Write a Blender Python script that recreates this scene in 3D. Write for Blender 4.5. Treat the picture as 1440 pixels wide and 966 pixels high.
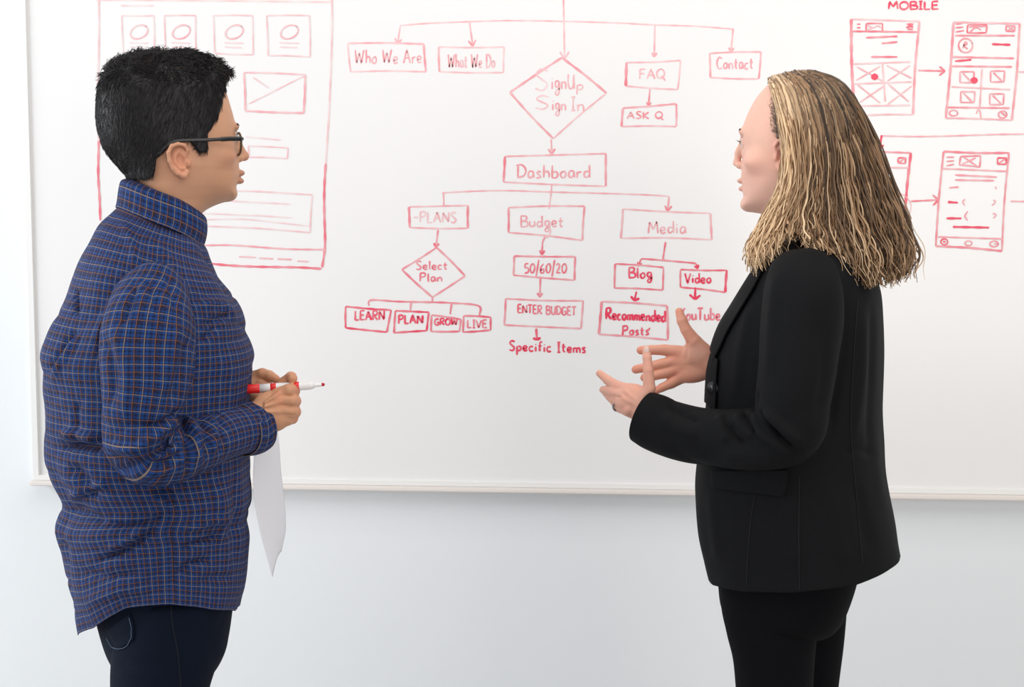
import bpy, bmesh, math, random
import numpy as np
from mathutils import Vector, Matrix
from mathutils.bvhtree import BVHTree

for o in list(bpy.data.objects): bpy.data.objects.remove(o)
SC = bpy.context.scene
COL = SC.collection
rng = np.random.default_rng(7)
random.seed(7)

# ---------------------------------------------------------------- camera
FPX, W0, H0 = 1750.0, 1440, 966
CAM = np.array([0.0, -2.8, 1.33])
PITCH, YAW, ROLL = map(math.radians, (5.0, 2.8, 0.3))
RM = (Matrix.Rotation(YAW, 3, 'Z') @ Matrix.Rotation(math.pi/2 - PITCH, 3, 'X') @ Matrix.Rotation(ROLL, 3, 'Z'))
cd = bpy.data.cameras.new('camera'); cam = bpy.data.objects.new('camera', cd); COL.objects.link(cam)
cam.matrix_world = Matrix.Translation(Vector(CAM)) @ RM.to_4x4()
cd.sensor_width = 36; cd.lens = FPX/W0*36; cd.clip_start = 0.05
SC.camera = cam
R3 = np.array(RM)

# ---------------------------------------------------------------- light
SC.view_settings.view_transform = 'Standard'
SC.view_settings.look = 'None'
SC.view_settings.gamma = 1
SC.view_settings.use_curve_mapping = False
SC.view_settings.exposure = 0.14
wd = bpy.data.worlds.new('world'); SC.world = wd; wd.use_nodes = True
bg = wd.node_tree.nodes['Background']; bg.inputs[0].default_value = (0.90, 0.95, 1.0, 1); bg.inputs[1].default_value = 0.42
def area(name, loc, aim, sx, sy, power, color):
    l = bpy.data.lights.new(name, 'AREA'); l.shape = 'RECTANGLE'; l.size = sx; l.size_y = sy; l.energy = power; l.color = color
    o = bpy.data.objects.new(name, l); COL.objects.link(o); o.location = loc
    o.rotation_euler = (Vector(aim)-Vector(loc)).to_track_quat('-Z', 'Y').to_euler()
    return o
area('window_light', (-3.7, -1.5, 1.7), (0, -0.7, 1.2), 2.4, 2.0, 92, (0.93, 0.97, 1.0))
area('ceiling_light', (0.3, -2.0, 2.85), (0.3, -0.6, 0.6), 3.4, 1.4, 28, (1.0, 0.95, 0.90))
area('ceiling_strip', (1.3, -0.95, 2.8), (1.3, -0.6, 0.4), 3.4, 0.22, 8, (1.0, 0.95, 0.90))
area('rear_fill', (2.2, -4.6, 1.5), (0.6, -0.2, 0.9), 2.4, 1.8, 40, (1.0, 0.93, 0.87))  # warm fill added behind the camera, stands for no particular lamp

# ---------------------------------------------------------------- maths helpers
def ray(px, py):
    px, py = np.broadcast_arrays(np.asarray(px, float), np.asarray(py, float))
    d = np.stack([(px-720)/FPX, -(py-483)/FPX, -np.ones_like(px)], -1)
    return d @ R3.T
def proj(p):
    q = (np.asarray(p, float)-CAM) @ R3
    return 720 + FPX*q[..., 0]/-q[..., 2], 483 - FPX*q[..., 1]/-q[..., 2]
def wallpt(px, py, y=0.0):
    d = ray(px, py); t = (y-CAM[1])/d[..., 1]
    return CAM + d*t[..., None]
class Fig:
    """a person's frame: distances are measured along the horizontal line of sight to the person"""
    def __init__(s, px, D, face):
        d = ray(px, 330); v = np.array([d[0], d[1], 0]); s.v = v/np.linalg.norm(v)
        s.r = np.array([s.v[1], -s.v[0], 0]); s.D = D; s.face = face; s.m = D/FPX
        s.up = np.array([0, 0, 1.0])
    def P(s, px, py, off=0.0):
        d = ray(px, py); t = (s.D+np.asarray(off, float))/(d @ s.v)
        return CAM + d*t[..., None]
def smooth01(x): x = np.clip(x, 0, 1); return x*x*(3-2*x)
def catmull(pts, n, closed=False, uniform=True):
    P = np.asarray(pts, float)
    if P.ndim == 1: P = P[:, None]
    if closed: Q = np.vstack([P[-1:], P, P[:2]])
    else: Q = np.vstack([2*P[0]-P[1], P, 2*P[-1]-P[-2]])
    k = len(Q)-3
    def ev(t):
        i = np.clip(t.astype(int), 0, k-1); u = (t-i)[:, None]
        a, b, c, d = Q[i], Q[i+1], Q[i+2], Q[i+3]
        return .5*((2*b)+(c-a)*u+(2*a-5*b+4*c-d)*u*u+(3*b-a-3*c+d)*u**3)
    if uniform:
        tt = np.linspace(0, k, k*24+1); E = ev(tt); nd = min(P.shape[1], 3)
        L = np.r_[0, np.cumsum(np.linalg.norm(np.diff(E[:, :nd], axis=0), axis=1))]
        t = np.interp(np.linspace(0, L[-1], n+1 if closed else n), L, tt)
        if closed: t = t[:-1]
    else: t = np.linspace(0, k, n, endpoint=not closed)
    return ev(t)
def _hash(i, j, k, seed):
    h = (i*374761393 + j*668265263 + k*2147483647 + seed*144665) & 0xffffffff
    h = (h ^ (h >> 13))*1274126177 & 0xffffffff
    return ((h ^ (h >> 16)) & 0xffff)/32767.5 - 1
def noise3(p, scale, seed=0):
    q = np.asarray(p)*scale; i = np.floor(q).astype(np.int64); f = q-i; f = f*f*(3-2*f); r = 0
    for a in (0, 1):
        for b in (0, 1):
            for c in (0, 1):
                w = (f[..., 0] if a else 1-f[..., 0])*(f[..., 1] if b else 1-f[..., 1])*(f[..., 2] if c else 1-f[..., 2])
                r = r + w*_hash(i[..., 0]+a, i[..., 1]+b, i[..., 2]+c, seed)
    return r
def seg_dist(px, py, line):
    """distance to a polyline and the fraction along it"""
    L = np.asarray(line, float); best = np.full(px.shape, 1e9); tt = np.zeros(px.shape); n = len(L)-1
    for i in range(n):
        a, b = L[i], L[i+1]; d = b-a; l2 = max(d@d, 1e-9)
        t = np.clip(((px-a[0])*d[0]+(py-a[1])*d[1])/l2, 0, 1)
        q = np.hypot(px-a[0]-t*d[0], py-a[1]-t*d[1]); m = q < best
        best = np.where(m, q, best); tt = np.where(m, (i+t)/n, tt)
    return best, tt
def poly_sd(px, py, poly):
    """signed distance to a closed polygon, negative inside"""
    L = np.vstack([poly, poly[:1]]); d, _ = seg_dist(px, py, L); ins = np.zeros(px.shape, bool)
    for i in range(len(L)-1):
        (x0, y0), (x1, y1) = L[i], L[i+1]
        if y0 == y1: continue
        c = ((y0 > py) != (y1 > py)) & (px < (x1-x0)*(py-y0)/(y1-y0)+x0); ins ^= c
    return np.where(ins, -d, d)

# ---------------------------------------------------------------- mesh helpers
def mesh_np(name, V, Q, uv=None, col=None, smooth=True):
    V = np.asarray(V, np.float32).reshape(-1, 3); Q = np.asarray(Q, np.int32)
    k = Q.shape[1]; me = bpy.data.meshes.new(name)
    me.vertices.add(len(V)); me.vertices.foreach_set('co', V.ravel())
    me.loops.add(Q.size); me.loops.foreach_set('vertex_index', Q.ravel())
    me.polygons.add(len(Q)); me.polygons.foreach_set('loop_start', np.arange(0, Q.size, k, dtype=np.int32))
    me.update(calc_edges=True)
    if smooth: me.polygons.foreach_set('use_smooth', np.ones(len(Q), bool))
    if uv is not None:
        u = me.uv_layers.new(name='UVMap'); u.data.foreach_set('uv', np.asarray(uv, np.float32).ravel())
    if col is not None:
        c = np.asarray(col, np.float32); c = np.c_[c, np.ones(len(c), np.float32)] if c.shape[1] == 3 else c
        a = me.color_attributes.new('col', 'FLOAT_COLOR', 'POINT'); a.data.foreach_set('color', c.ravel())
    me.validate(); me.update()
    return me
def link(name, me, m, parent=None, solid=0.0):
    o = bpy.data.objects.new(name, me); COL.objects.link(o)
    if m is not None: me.materials.append(m)
    if parent is not None: o.parent = parent; o.matrix_parent_inverse = parent.matrix_world.inverted()
    if solid:
        md = o.modifiers.new('solid', 'SOLIDIFY'); md.thickness = solid; md.offset = -1
    return o
def thing(name, label, cat, loc=(0, 0, 0)):
    o = bpy.data.objects.new(name, None); o.location = loc; COL.objects.link(o)
    o['label'] = label; o['category'] = cat; o.empty_display_size = .1
    bpy.context.view_layer.update()
    return o
def grid_faces(n, m, closed):
    """n rows, m columns; closed wraps the columns"""
    mm = m if closed else m-1
    i, j = np.meshgrid(np.arange(n-1), np.arange(mm), indexing='ij'); j2 = (j+1) % m
    return np.stack([i*m+j, i*m+j2, (i+1)*m+j2, (i+1)*m+j], -1).reshape(-1, 4), i.ravel(), j.ravel()
def grid_mesh(name, G, closed=True, UV=None, flip=False, caps=False):
    n, m = G.shape[:2]; Q, i, j = grid_faces(n, m, closed); uv = None
    if UV is not None:
        U, Vv = UV   # U has m+1 columns when closed
        uv = np.stack([np.stack([U[i, j], Vv[i, j]], -1), np.stack([U[i, j+1], Vv[i, j]], -1),
                       np.stack([U[i+1, j+1], Vv[i+1, j]], -1), np.stack([U[i+1, j], Vv[i+1, j]], -1)], 1)
    if flip:
        Q = Q[:, ::-1]; uv = uv[:, ::-1] if uv is not None else None
    me = mesh_np(name, G.reshape(-1, 3), Q, uv.reshape(-1, 2) if uv is not None else None)
    if caps:
        bm = bmesh.new(); bm.from_mesh(me); bm.verts.ensure_lookup_table()
        for row in (0, n-1):
            vs = [bm.verts[row*m+c] for c in range(m)]
            try: bm.faces.new(vs)
            except ValueError: pass
        bmesh.ops.recalc_face_normals(bm, faces=bm.faces); bm.to_mesh(me); bm.free()
    return me
def grid_normals(G, closed, centre=None):
    if closed: du = np.roll(G, -1, 1)-np.roll(G, 1, 1)
    else: du = np.gradient(G, axis=1)
    dv = np.gradient(G, axis=0); N = np.cross(du, dv); N /= np.linalg.norm(N, axis=-1, keepdims=True)+1e-12
    C = G.mean(1, keepdims=True) if centre is None else centre
    s = np.sign((N*(G-C)).sum(-1, keepdims=True).mean(1, keepdims=True)); s[s == 0] = 1
    return N*s
def fold_disp(G, N, folds, mm=0.001):
    """cloth folds: (polyline in photo pixels, width px, height mm) raised or sunk where they lie on the near side"""
    px, py = proj(G); view = CAM-G; view /= np.linalg.norm(view, axis=-1, keepdims=True)
    w = smooth01(((N*view).sum(-1)+.05)*2.5); d = np.zeros(px.shape)
    for line, wid, h in folds:
        q, t = seg_dist(px, py, catmull(line, max(6, len(line)*4)))
        taper = np.clip(np.minimum(t, 1-t)*5+.12, 0, 1)
        d += h*mm*np.exp(-(q/wid)**2)*taper*w
    return d
def tube_grid(fig, ctrl, nv, nu, expo=2.0):
    """ctrl rows: px, py, depth m, half width px in the picture plane, half depth m"""
    C = catmull(ctrl, nv); cen = fig.P(C[:, 0], C[:, 1], C[:, 2])
    T = np.gradient(cen, axis=0); T /= np.linalg.norm(T, axis=1, keepdims=True)
    B = np.broadcast_to(fig.v, T.shape); N = np.cross(T, B); N /= np.linalg.norm(N, axis=1, keepdims=True)
    B = np.cross(N, T)
    x0_, y0_ = proj(cen); x1_, y1_ = proj(cen+N*.01); rn = C[:, 3]*.01/np.hypot(x1_-x0_, y1_-y0_); rb = C[:, 4]
    th = np.linspace(0, 2*np.pi, nu, endpoint=False)
    c, s = np.cos(th), np.sin(th); e = 2/expo
    c = np.sign(c)*np.abs(c)**e; s = np.sign(s)*np.abs(s)**e
    G = cen[:, None]+N[:, None]*(rn[:, None]*c)[..., None]+B[:, None]*(rb[:, None]*s)[..., None]
    L = np.r_[0, np.cumsum(np.linalg.norm(np.diff(cen, axis=0), axis=1))]
    th2 = np.linspace(0, 2*np.pi, nu+1)
    rr = float(np.mean((rn+rb)/2)); U = np.broadcast_to(th2*rr, (nv, nu+1)); Vv = np.broadcast_to(L[:, None], (nv, nu))
    return G, (U, Vv), cen
def torso_grid(fig, rows, psi, nv, nu, expo=2.3, off=0.0, hem=None):
    """rows: py back, py front, px left, px right, half width m; face +1 looks right"""
    C = catmull(rows, nv, uniform=False)
    # respace evenly by height
    z = (C[:, 0]+C[:, 1])/2; zi = np.linspace(z[0], z[-1], nv); o = np.argsort(z)
    C = np.stack([np.interp(zi, z[o], C[o, k]) for k in range(5)], 1)
    f = fig.face; fw = (fig.r*f*math.cos(psi)+fig.v*math.sin(psi)); la = (fig.v*math.cos(psi)-fig.r*f*math.sin(psi))
    cx = (C[:, 2]+C[:, 3])/2; h = np.linalg.norm(fig.P(C[:, 3], C[:, 0], off)-fig.P(C[:, 2], C[:, 0], off), axis=1)/2; b = C[:, 4]
    a = np.sqrt(np.maximum(h**2-(b*math.sin(psi))**2, 1e-6))/math.cos(psi)
    zb = fig.P(cx, C[:, 0], off)[:, 2]; zf = fig.P(cx, C[:, 1], off)[:, 2]
    cen = fig.P(cx, (C[:, 0]+C[:, 1])/2, off)
    th = np.linspace(0, 2*np.pi, nu, endpoint=False); c, s = np.cos(th), np.sin(th); e = 2/expo
    cc = np.sign(c)*np.abs(c)**e; ss = np.sign(s)*np.abs(s)**e
    G = cen[:, None]+fw*(a[:, None]*cc)[..., None]+la*(b[:, None]*ss)[..., None]
    G[..., 2] = ((zb+zf)/2)[:, None]+((zf-zb)/2)[:, None]*c
    if hem is not None:   # hem(theta) -> py ; the cloth below 70% of its length is stretched to end there
        e_py = hem(th); spx, _ = proj(G[-1]); so = (G[-1]-CAM)@fig.v-fig.D
        tz = fig.P(spx, e_py, so)[:, 2]; d = tz-G[-1, :, 2]
        t = np.linspace(0, 1, nv); w = np.clip((t-.62)/.38, 0, 1)**1.3
        G[..., 2] += w[:, None]*d
    L = np.r_[0, np.cumsum(np.linalg.norm(np.diff(cen, axis=0), axis=1))]
    th2 = np.linspace(0, 2*np.pi, nu+1); per = float(np.mean(a+b)/2)
    return G, (np.broadcast_to(th2*per*1.05, (nv, nu+1)), np.broadcast_to(L[:, None], (nv, nu))), cen
def surface_nets(F):
    S = F < 0; n = np.array(F.shape); cs = [(a, b, c) for a in (0, 1) for b in (0, 1) for c in (0, 1)]
    cnt = sum(S[a:n[0]-1+a, b:n[1]-1+b, c:n[2]-1+c].astype(np.int8) for a, b, c in cs)
    act = (cnt > 0) & (cnt < 8); idx = np.full(act.shape, -1, np.int64); cells = np.argwhere(act); idx[act] = np.arange(len(cells))
    acc = np.zeros((len(cells), 3)); num = np.zeros(len(cells))
    for a in cs:
        for ax in range(3):
            if a[ax]: continue
            b = list(a); b[ax] = 1; A = np.array(a); Bv = np.array(b)
            fa = F[tuple((cells+A).T)]; fb = F[tuple((cells+Bv).T)]; m = (fa < 0) != (fb < 0)
            t = fa/np.where(m, fa-fb, 1); acc += np.where(m[:, None], A+t[:, None]*(Bv-A), 0); num += m
    V = cells+acc/num[:, None]; quads = []
    for ax in range(3):
        o1, o2 = [(1, 2), (2, 0), (0, 1)][ax]; sl = [slice(None)]*3; s2 = [slice(None)]*3
        sl[ax] = slice(0, -1); s2[ax] = slice(1, None); A, Bv = S[tuple(sl)], S[tuple(s2)]; d = A != Bv
        e = np.argwhere(d); ok = (e[:, o1] > 0) & (e[:, o2] > 0) & (e[:, o1] < n[o1]-1) & (e[:, o2] < n[o2]-1); e = e[ok]
        u = np.zeros(3, int); u[o1] = 1; w = np.zeros(3, int); w[o2] = 1
        q = np.stack([idx[tuple((e-u-w).T)], idx[tuple((e-w).T)], idx[tuple(e.T)], idx[tuple((e-u).T)]], 1)
        pos = A[tuple(e.T)]; q[~pos] = q[~pos][:, ::-1]; quads.append(q)
    return V, np.vstack(quads)
class SDF:
    """a distance field on a box of space; primitives blend with radius k"""
    def __init__(s, lo, hi, h):
        s.lo = np.array(lo, float); s.h = h; s.n = np.ceil((np.array(hi)-s.lo)/h).astype(int)+1
        s.F = np.full(s.n, 40*h); s.ax = [s.lo[i]+np.arange(s.n[i])*h for i in range(3)]
    def _box(s, lo, hi):
        a = np.clip(np.floor((np.array(lo)-s.lo)/s.h).astype(int), 0, s.n); b = np.clip(np.ceil((np.array(hi)-s.lo)/s.h).astype(int)+1, 0, s.n)
        sl = tuple(slice(x, y) for x, y in zip(a, b))
        return sl, s.ax[0][sl[0]][:, None, None], s.ax[1][sl[1]][None, :, None], s.ax[2][sl[2]][None, None, :]
    def _mix(s, sl, d, k, mode):
        F = s.F[sl]
        if mode == 'add':
            r = np.minimum(F, d)
            if k: hh = np.maximum(k-np.abs(F-d), 0)/k; r = r-hh*hh*k*.25
        else:
            r = np.maximum(F, -d)
            if k: hh = np.maximum(k-np.abs(F+d), 0)/k; r = r+hh*hh*k*.25
        s.F[sl] = r
    def cone(s, a, b, ra, rb, k=0, mode='add', flat=1.0):
        a, b = np.array(a, float), np.array(b, float); R = max(ra, rb)+k+3*s.h
        sl, X, Y, Z = s._box(np.minimum(a, b)-R*max(1, flat), np.maximum(a, b)+R*max(1, flat)); d = b-a; l2 = max(d@d, 1e-9)
        t = np.clip(((X-a[0])*d[0]+(Y-a[1])*d[1]+(Z-a[2])*d[2])/l2, 0, 1)
        q = np.sqrt((X-a[0]-t*d[0])**2+(Y-a[1]-t*d[1])**2+(Z-a[2]-t*d[2])**2)
        s._mix(sl, q-(ra+t*(rb-ra)), k, mode)
    def chain(s, pts, k=0, kk=1.5):
        """pts: (x, y, z, r) joints of one limb or finger, blended inside itself, then joined to the rest"""
        P = np.array(pts, float); R = P[:, 3].max()+k+3*s.h
        sl, X, Y, Z = s._box(P[:, :3].min(0)-R, P[:, :3].max(0)+R); D = None
        for p, q in zip(P[:-1], P[1:]):
            d = q[:3]-p[:3]; l2 = max(d@d, 1e-9)
            t = np.clip(((X-p[0])*d[0]+(Y-p[1])*d[1]+(Z-p[2])*d[2])/l2, 0, 1)
            v = np.sqrt((X-p[0]-t*d[0])**2+(Y-p[1]-t*d[1])**2+(Z-p[2]-t*d[2])**2)-(p[3]+t*(q[3]-p[3]))
            if D is None: D = v
            else:
                hh = np.maximum(kk-np.abs(D-v), 0)/kk; D = np.minimum(D, v)-hh*hh*kk*.25
        s._mix(sl, D, k, 'add')
    def ell(s, c, r, k=0, mode='add', rot=None):
        c = np.array(c, float); r = np.array(r, float); R = r.max()+k+3*s.h
        sl, X, Y, Z = s._box(c-R, c+R); x, y, z = X-c[0], Y-c[1], Z-c[2]
        if rot is not None:
            M = np.array(rot); x, y, z = (M[0, 0]*x+M[1, 0]*y+M[2, 0]*z, M[0, 1]*x+M[1, 1]*y+M[2, 1]*z, M[0, 2]*x+M[1, 2]*y+M[2, 2]*z)
        k0 = np.sqrt((x/r[0])**2+(y/r[1])**2+(z/r[2])**2); k1 = np.sqrt((x/r[0]**2)**2+(y/r[1]**2)**2+(z/r[2]**2)**2)
        s._mix(sl, k0*(k0-1)/np.maximum(k1, 1e-6), k, mode)
    def mesh(s):
        V, Q = surface_nets(s.F); return s.lo+V*s.h, Q
def orient(V, Q):
    a, b, c, d = (V[Q[:, i]] for i in range(4)); vol = (np.cross(b-a, c-a)*a).sum()+(np.cross(c-a, d-a)*a).sum()
    return Q if vol > 0 else Q[:, ::-1]
def relax(V, Q, it=1, f=.5):
    E = np.vstack([Q[:, [0, 1]], Q[:, [1, 2]], Q[:, [2, 3]], Q[:, [3, 0]]]); n = len(V)
    deg = np.bincount(E.ravel(), minlength=n)[:, None]
    for _ in range(it):
        A = np.stack([np.bincount(E[:, 0], V[E[:, 1], c], n)+np.bincount(E[:, 1], V[E[:, 0], c], n) for c in range(3)], 1)
        V = V*(1-f)+f*A/np.maximum(deg, 1)
    return V
def strands(P, R, sides=4, colors=None, name='hair'):
    """P [n,k,3] centre lines, R [n,k] radii -> one mesh of tapered tubes"""
    n, k, _ = P.shape; T = np.gradient(P, axis=1); T /= np.linalg.norm(T, axis=-1, keepdims=True)+1e-9
    ref = np.array([.31, .87, .38]); N = np.cross(T, ref); N /= np.linalg.norm(N, axis=-1, keepdims=True)+1e-9; B = np.cross(T, N)
    th = np.linspace(0, 2*np.pi, sides, endpoint=False)
    G = P[:, :, None]+R[:, :, None, None]*(N[:, :, None]*np.cos(th)[:, None]+B[:, :, None]*np.sin(th)[:, None])
    V = G.reshape(-1, 3); base = np.arange(n)[:, None, None]*(k*sides)
    i = np.arange(k-1)[None, :, None]*sides; j = np.arange(sides)[None, None]; j2 = (j+1) % sides
    Q = np.stack([base+i+j, base+i+j2, base+i+sides+j2, base+i+sides+j], -1).reshape(-1, 4)
    col = None
    if colors is not None: col = np.repeat(colors.reshape(n, -1, 3) if colors.ndim == 3 else np.repeat(colors[:, None], k, 1), sides, axis=1).reshape(-1, 3)
    return mesh_np(name, V, Q, col=col)
def box_bm(bm, lo, hi, bevel=0):
    r = bmesh.ops.create_cube(bm, size=1); vs = r['verts']; c = (Vector(lo)+Vector(hi))/2; d = Vector(hi)-Vector(lo)
    for v in vs: v.co = Vector((v.co.x*d.x, v.co.y*d.y, v.co.z*d.z))+c
    if bevel: bmesh.ops.bevel(bm, geom=[e for e in bm.edges if all(v in vs for v in e.verts)], offset=bevel, segments=2, affect='EDGES')
def bm_obj(name, bm, m, parent=None, smooth=False):
    me = bpy.data.meshes.new(name); bm.to_mesh(me); bm.free()
    if smooth:
        for p in me.polygons: p.use_smooth = True
    return link(name, me, m, parent)
def path_tube(name, pts, r, m, parent, sides=8, closed=False, n=None):
    P = np.asarray(pts, float)
    if n: P = catmull(P, n, closed=closed)
    if closed: P = np.vstack([P, P[:1]])
    R = np.broadcast_to(np.asarray(r, float), (len(P),))
    return link(name, strands(P[None], R[None].copy(), sides, name=name), m, parent)

# ---------------------------------------------------------------- materials
def new_mat(name):
    m = bpy.data.materials.new(name); m.use_nodes = True; nt = m.node_tree
    return m, nt, nt.nodes['Principled BSDF']
def plain(name, col, rough=.5, metal=0, spec=.5, bump=None, sss=0, sheen=0, var=0.0):
    m, nt, b = new_mat(name); b.inputs['Base Color'].default_value = (*col, 1); b.inputs['Roughness'].default_value = rough
    b.inputs['Metallic'].default_value = metal; b.inputs['Specular IOR Level'].default_value = spec
    if sheen: b.inputs['Sheen Weight'].default_value = sheen
    if var:
        n = nt.nodes.new('ShaderNodeTexNoise'); n.inputs['Scale'].default_value = 3.0; n.inputs['Detail'].default_value = 4
        tc = nt.nodes.new('ShaderNodeTexCoord'); nt.links.new(tc.outputs['Object'], n.inputs['Vector'])
        mx = nt.nodes.new('ShaderNodeMix'); mx.data_type = 'RGBA'; nt.links.new(n.outputs[0], mx.inputs[0])
        mx.inputs[6].default_value = (*[c*(1-var) for c in col], 1); mx.inputs[7].default_value = (*[min(1, c*(1+var)) for c in col], 1)
        nt.links.new(mx.outputs[2], b.inputs['Base Color'])
    if bump:
        sc, st, dist = bump; n = nt.nodes.new('ShaderNodeTexNoise'); n.inputs['Scale'].default_value = sc; n.inputs['Detail'].default_value = 3
        tc = nt.nodes.new('ShaderNodeTexCoord'); nt.links.new(tc.outputs['Object'], n.inputs['Vector'])
        bp = nt.nodes.new('ShaderNodeBump'); bp.inputs['Strength'].default_value = st; bp.inputs['Distance'].default_value = dist
        nt.links.new(n.outputs[0], bp.inputs['Height']); nt.links.new(bp.outputs[0], b.inputs['Normal'])
    return m
def attr_mat(name, rough=.5, spec=.5, sss=0.0, bump=None, sssr=(.5, .2, .1)):
    m, nt, b = new_mat(name); a = nt.nodes.new('ShaderNodeAttribute'); a.attribute_name = 'col'
    nt.links.new(a.outputs['Color'], b.inputs['Base Color']); b.inputs['Roughness'].default_value = rough; b.inputs['Specular IOR Level'].default_value = spec
    if sss:
        b.inputs['Subsurface Weight'].default_value = sss; b.inputs['Subsurface Radius'].default_value = sssr; b.inputs['Subsurface Scale'].default_value = .008
    if bump:
        sc, st, dist = bump; n = nt.nodes.new('ShaderNodeTexNoise'); n.inputs['Scale'].default_value = sc; n.inputs['Detail'].default_value = 3
        tc = nt.nodes.new('ShaderNodeTexCoord'); nt.links.new(tc.outputs['Object'], n.inputs['Vector'])
        bp = nt.nodes.new('ShaderNodeBump'); bp.inputs['Strength'].default_value = st; bp.inputs['Distance'].default_value = dist
        nt.links.new(n.outputs[0], bp.inputs['Height']); nt.links.new(bp.outputs[0], b.inputs['Normal'])
    return m
def plaid_mat():
    m, nt, b = new_mat('plaid_cotton'); N = nt.nodes.new; Lk = nt.links.new
    uv = N('ShaderNodeUVMap'); uv.uv_map = 'UVMap'; sp = N('ShaderNodeSeparateXYZ'); Lk(uv.outputs[0], sp.inputs[0])
    def mth(op, a, c=None):
        n = N('ShaderNodeMath'); n.operation = op
        for i, v in enumerate((a, c)):
            if v is None: continue
            if isinstance(v, (int, float)): n.inputs[i].default_value = v
            else: Lk(v, n.inputs[i])
        return n.outputs[0]
    def stripe(c, period, width, off):
        return mth('LESS_THAN', mth('FRACT', mth('ADD', mth('DIVIDE', c, period), off)), width/period)
    def mix(f, a, c):
        n = N('ShaderNodeMix'); n.data_type = 'RGBA'; Lk(f, n.inputs[0]) if not isinstance(f, float) else None
        for i, v in ((6, a), (7, c)):
            if isinstance(v, tuple): n.inputs[i].default_value = (*v, 1)
            else: Lk(v, n.inputs[i])
        return n.outputs[2]
    u, v = sp.outputs[0], sp.outputs[1]
    base = (0.011, 0.050, 0.195)
    ck = mth('MULTIPLY', mth('ADD', stripe(u, .0050, .0026, .1), stripe(v, .0050, .0026, .3)), .5)
    c1 = mix(ck, base, (0.007, 0.014, 0.05))
    br = mth('MULTIPLY', mth('ADD', stripe(u, .0200, .0034, .46), stripe(v, .0200, .0034, .46)), .5)
    c2 = mix(br, c1, (0.020, 0.012, 0.022))
    or_ = mth('MAXIMUM', stripe(u, .0200, .0008, 0.0), stripe(v, .0200, .0008, 0.0))
    c3 = mix(mth('MULTIPLY', or_, .8), c2, (0.26, 0.195, 0.15))
    o2 = mth('MAXIMUM', stripe(u, .0200, .0008, 0.5), stripe(v, .0200, .0008, 0.5))
    c4 = mix(mth('MULTIPLY', o2, .75), c3, (0.22, 0.095, 0.045))
    Lk(c4, b.inputs['Base Color']); b.inputs['Roughness'].default_value = .85; b.inputs['Specular IOR Level'].default_value = .2
    n = N('ShaderNodeTexNoise'); n.inputs['Scale'].default_value = 55; n.inputs['Detail'].default_value = 3
    tc = N('ShaderNodeTexCoord'); Lk(tc.outputs['Object'], n.inputs['Vector'])
    bp = N('ShaderNodeBump'); bp.inputs['Strength'].default_value = .35; bp.inputs['Distance'].default_value = .004
    Lk(n.outputs[0], bp.inputs['Height']); Lk(bp.outputs[0], b.inputs['Normal'])
    return m
M = {}
M['wall'] = plain('painted_wall', (.80, .82, .835), .75, spec=.2, bump=(90, .05, .002))
M['board'] = plain('glossy_whiteboard', (.845, .83, .82), .22, spec=.45)
M['frame'] = plain('white_frame', (.84, .83, .81), .35)
M['floor'] = plain('grey_carpet', (.56, .55, .54), .95, bump=(300, .5, .004), var=.1)
M['base'] = plain('white_paint', (.75, .75, .74), .5)
M['plaid'] = plaid_mat()
M['jacket'] = plain('black_wool', (.0038, .004, .005), .8, spec=.16, bump=(900, .25, .0006))
M['pants'] = plain('black_cotton', (.003, .003, .004), .9, spec=.1, bump=(500, .3, .0008))
M['lining'] = plain('black_knit', (.008, .008, .009), .9, spec=.1)
M['denim'] = plain('dark_denim', (.003, .006, .015), .9, spec=.12, bump=(700, .4, .0008), var=.25)
M['thread'] = plain('denim_thread', (.10, .14, .22), .8)
M['seam'] = plain('dark_thread', (.004, .004, .006), .9)
M['shoe'] = plain('black_leather', (.012, .011, .010), .4)
M['sole'] = plain('rubber_sole', (.05, .05, .05), .7)
M['black'] = plain('black_acetate', (.008, .007, .007), .22)
M['rim'] = plain('tortoise_rim', (.10, .055, .02), .25)
M['button'] = plain('black_button', (.02, .02, .022), .3)
M['wbutton'] = plain('white_button', (.6, .6, .62), .3)
M['paper'] = plain('paper', (.80, .80, .84), .9)
M['red'] = plain('red_plastic', (.72, .015, .012), .3)
M['white'] = plain('white_plastic', (.82, .80, .79), .35)
M['nib'] = plain('red_felt', (.50, .01, .02), .8)
M['cream'] = plain('cream_line', (.75, .65, .5), .5)
M['ring'] = plain('dark_silver', (.25, .25, .27), .25, metal=1)
M['nail'] = plain('fingernail', (.80, .56, .50), .3)
M['skin'] = attr_mat('skin', .52, .35, sss=.12, bump=(420, .12, .0008))
M['hair_dark'] = attr_mat('dark_hair', .5, .3)
M['hair_blond'] = attr_mat('blond_hair', .5, .4)
M['eye'] = plain('eyeball', (.75, .72, .70), .12)
M['iris'] = plain('iris', (.03, .02, .012), .1)
gm, gnt, gb = new_mat('lens_glass'); gb.inputs['Transmission Weight'].default_value = 1; gb.inputs['Roughness'].default_value = 0; gb.inputs['IOR'].default_value = 1.1
gb.inputs['Base Color'].default_value = (.98, .98, .96, 1); M['glass'] = gm
im, int_, ib = new_mat('marker_ink')
ia = int_.nodes.new('ShaderNodeAttribute'); ia.attribute_name = 'col'; int_.links.new(ia.outputs['Color'], ib.inputs['Base Color']); ib.inputs['Roughness'].default_value = .35
M['ink'] = im

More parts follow.
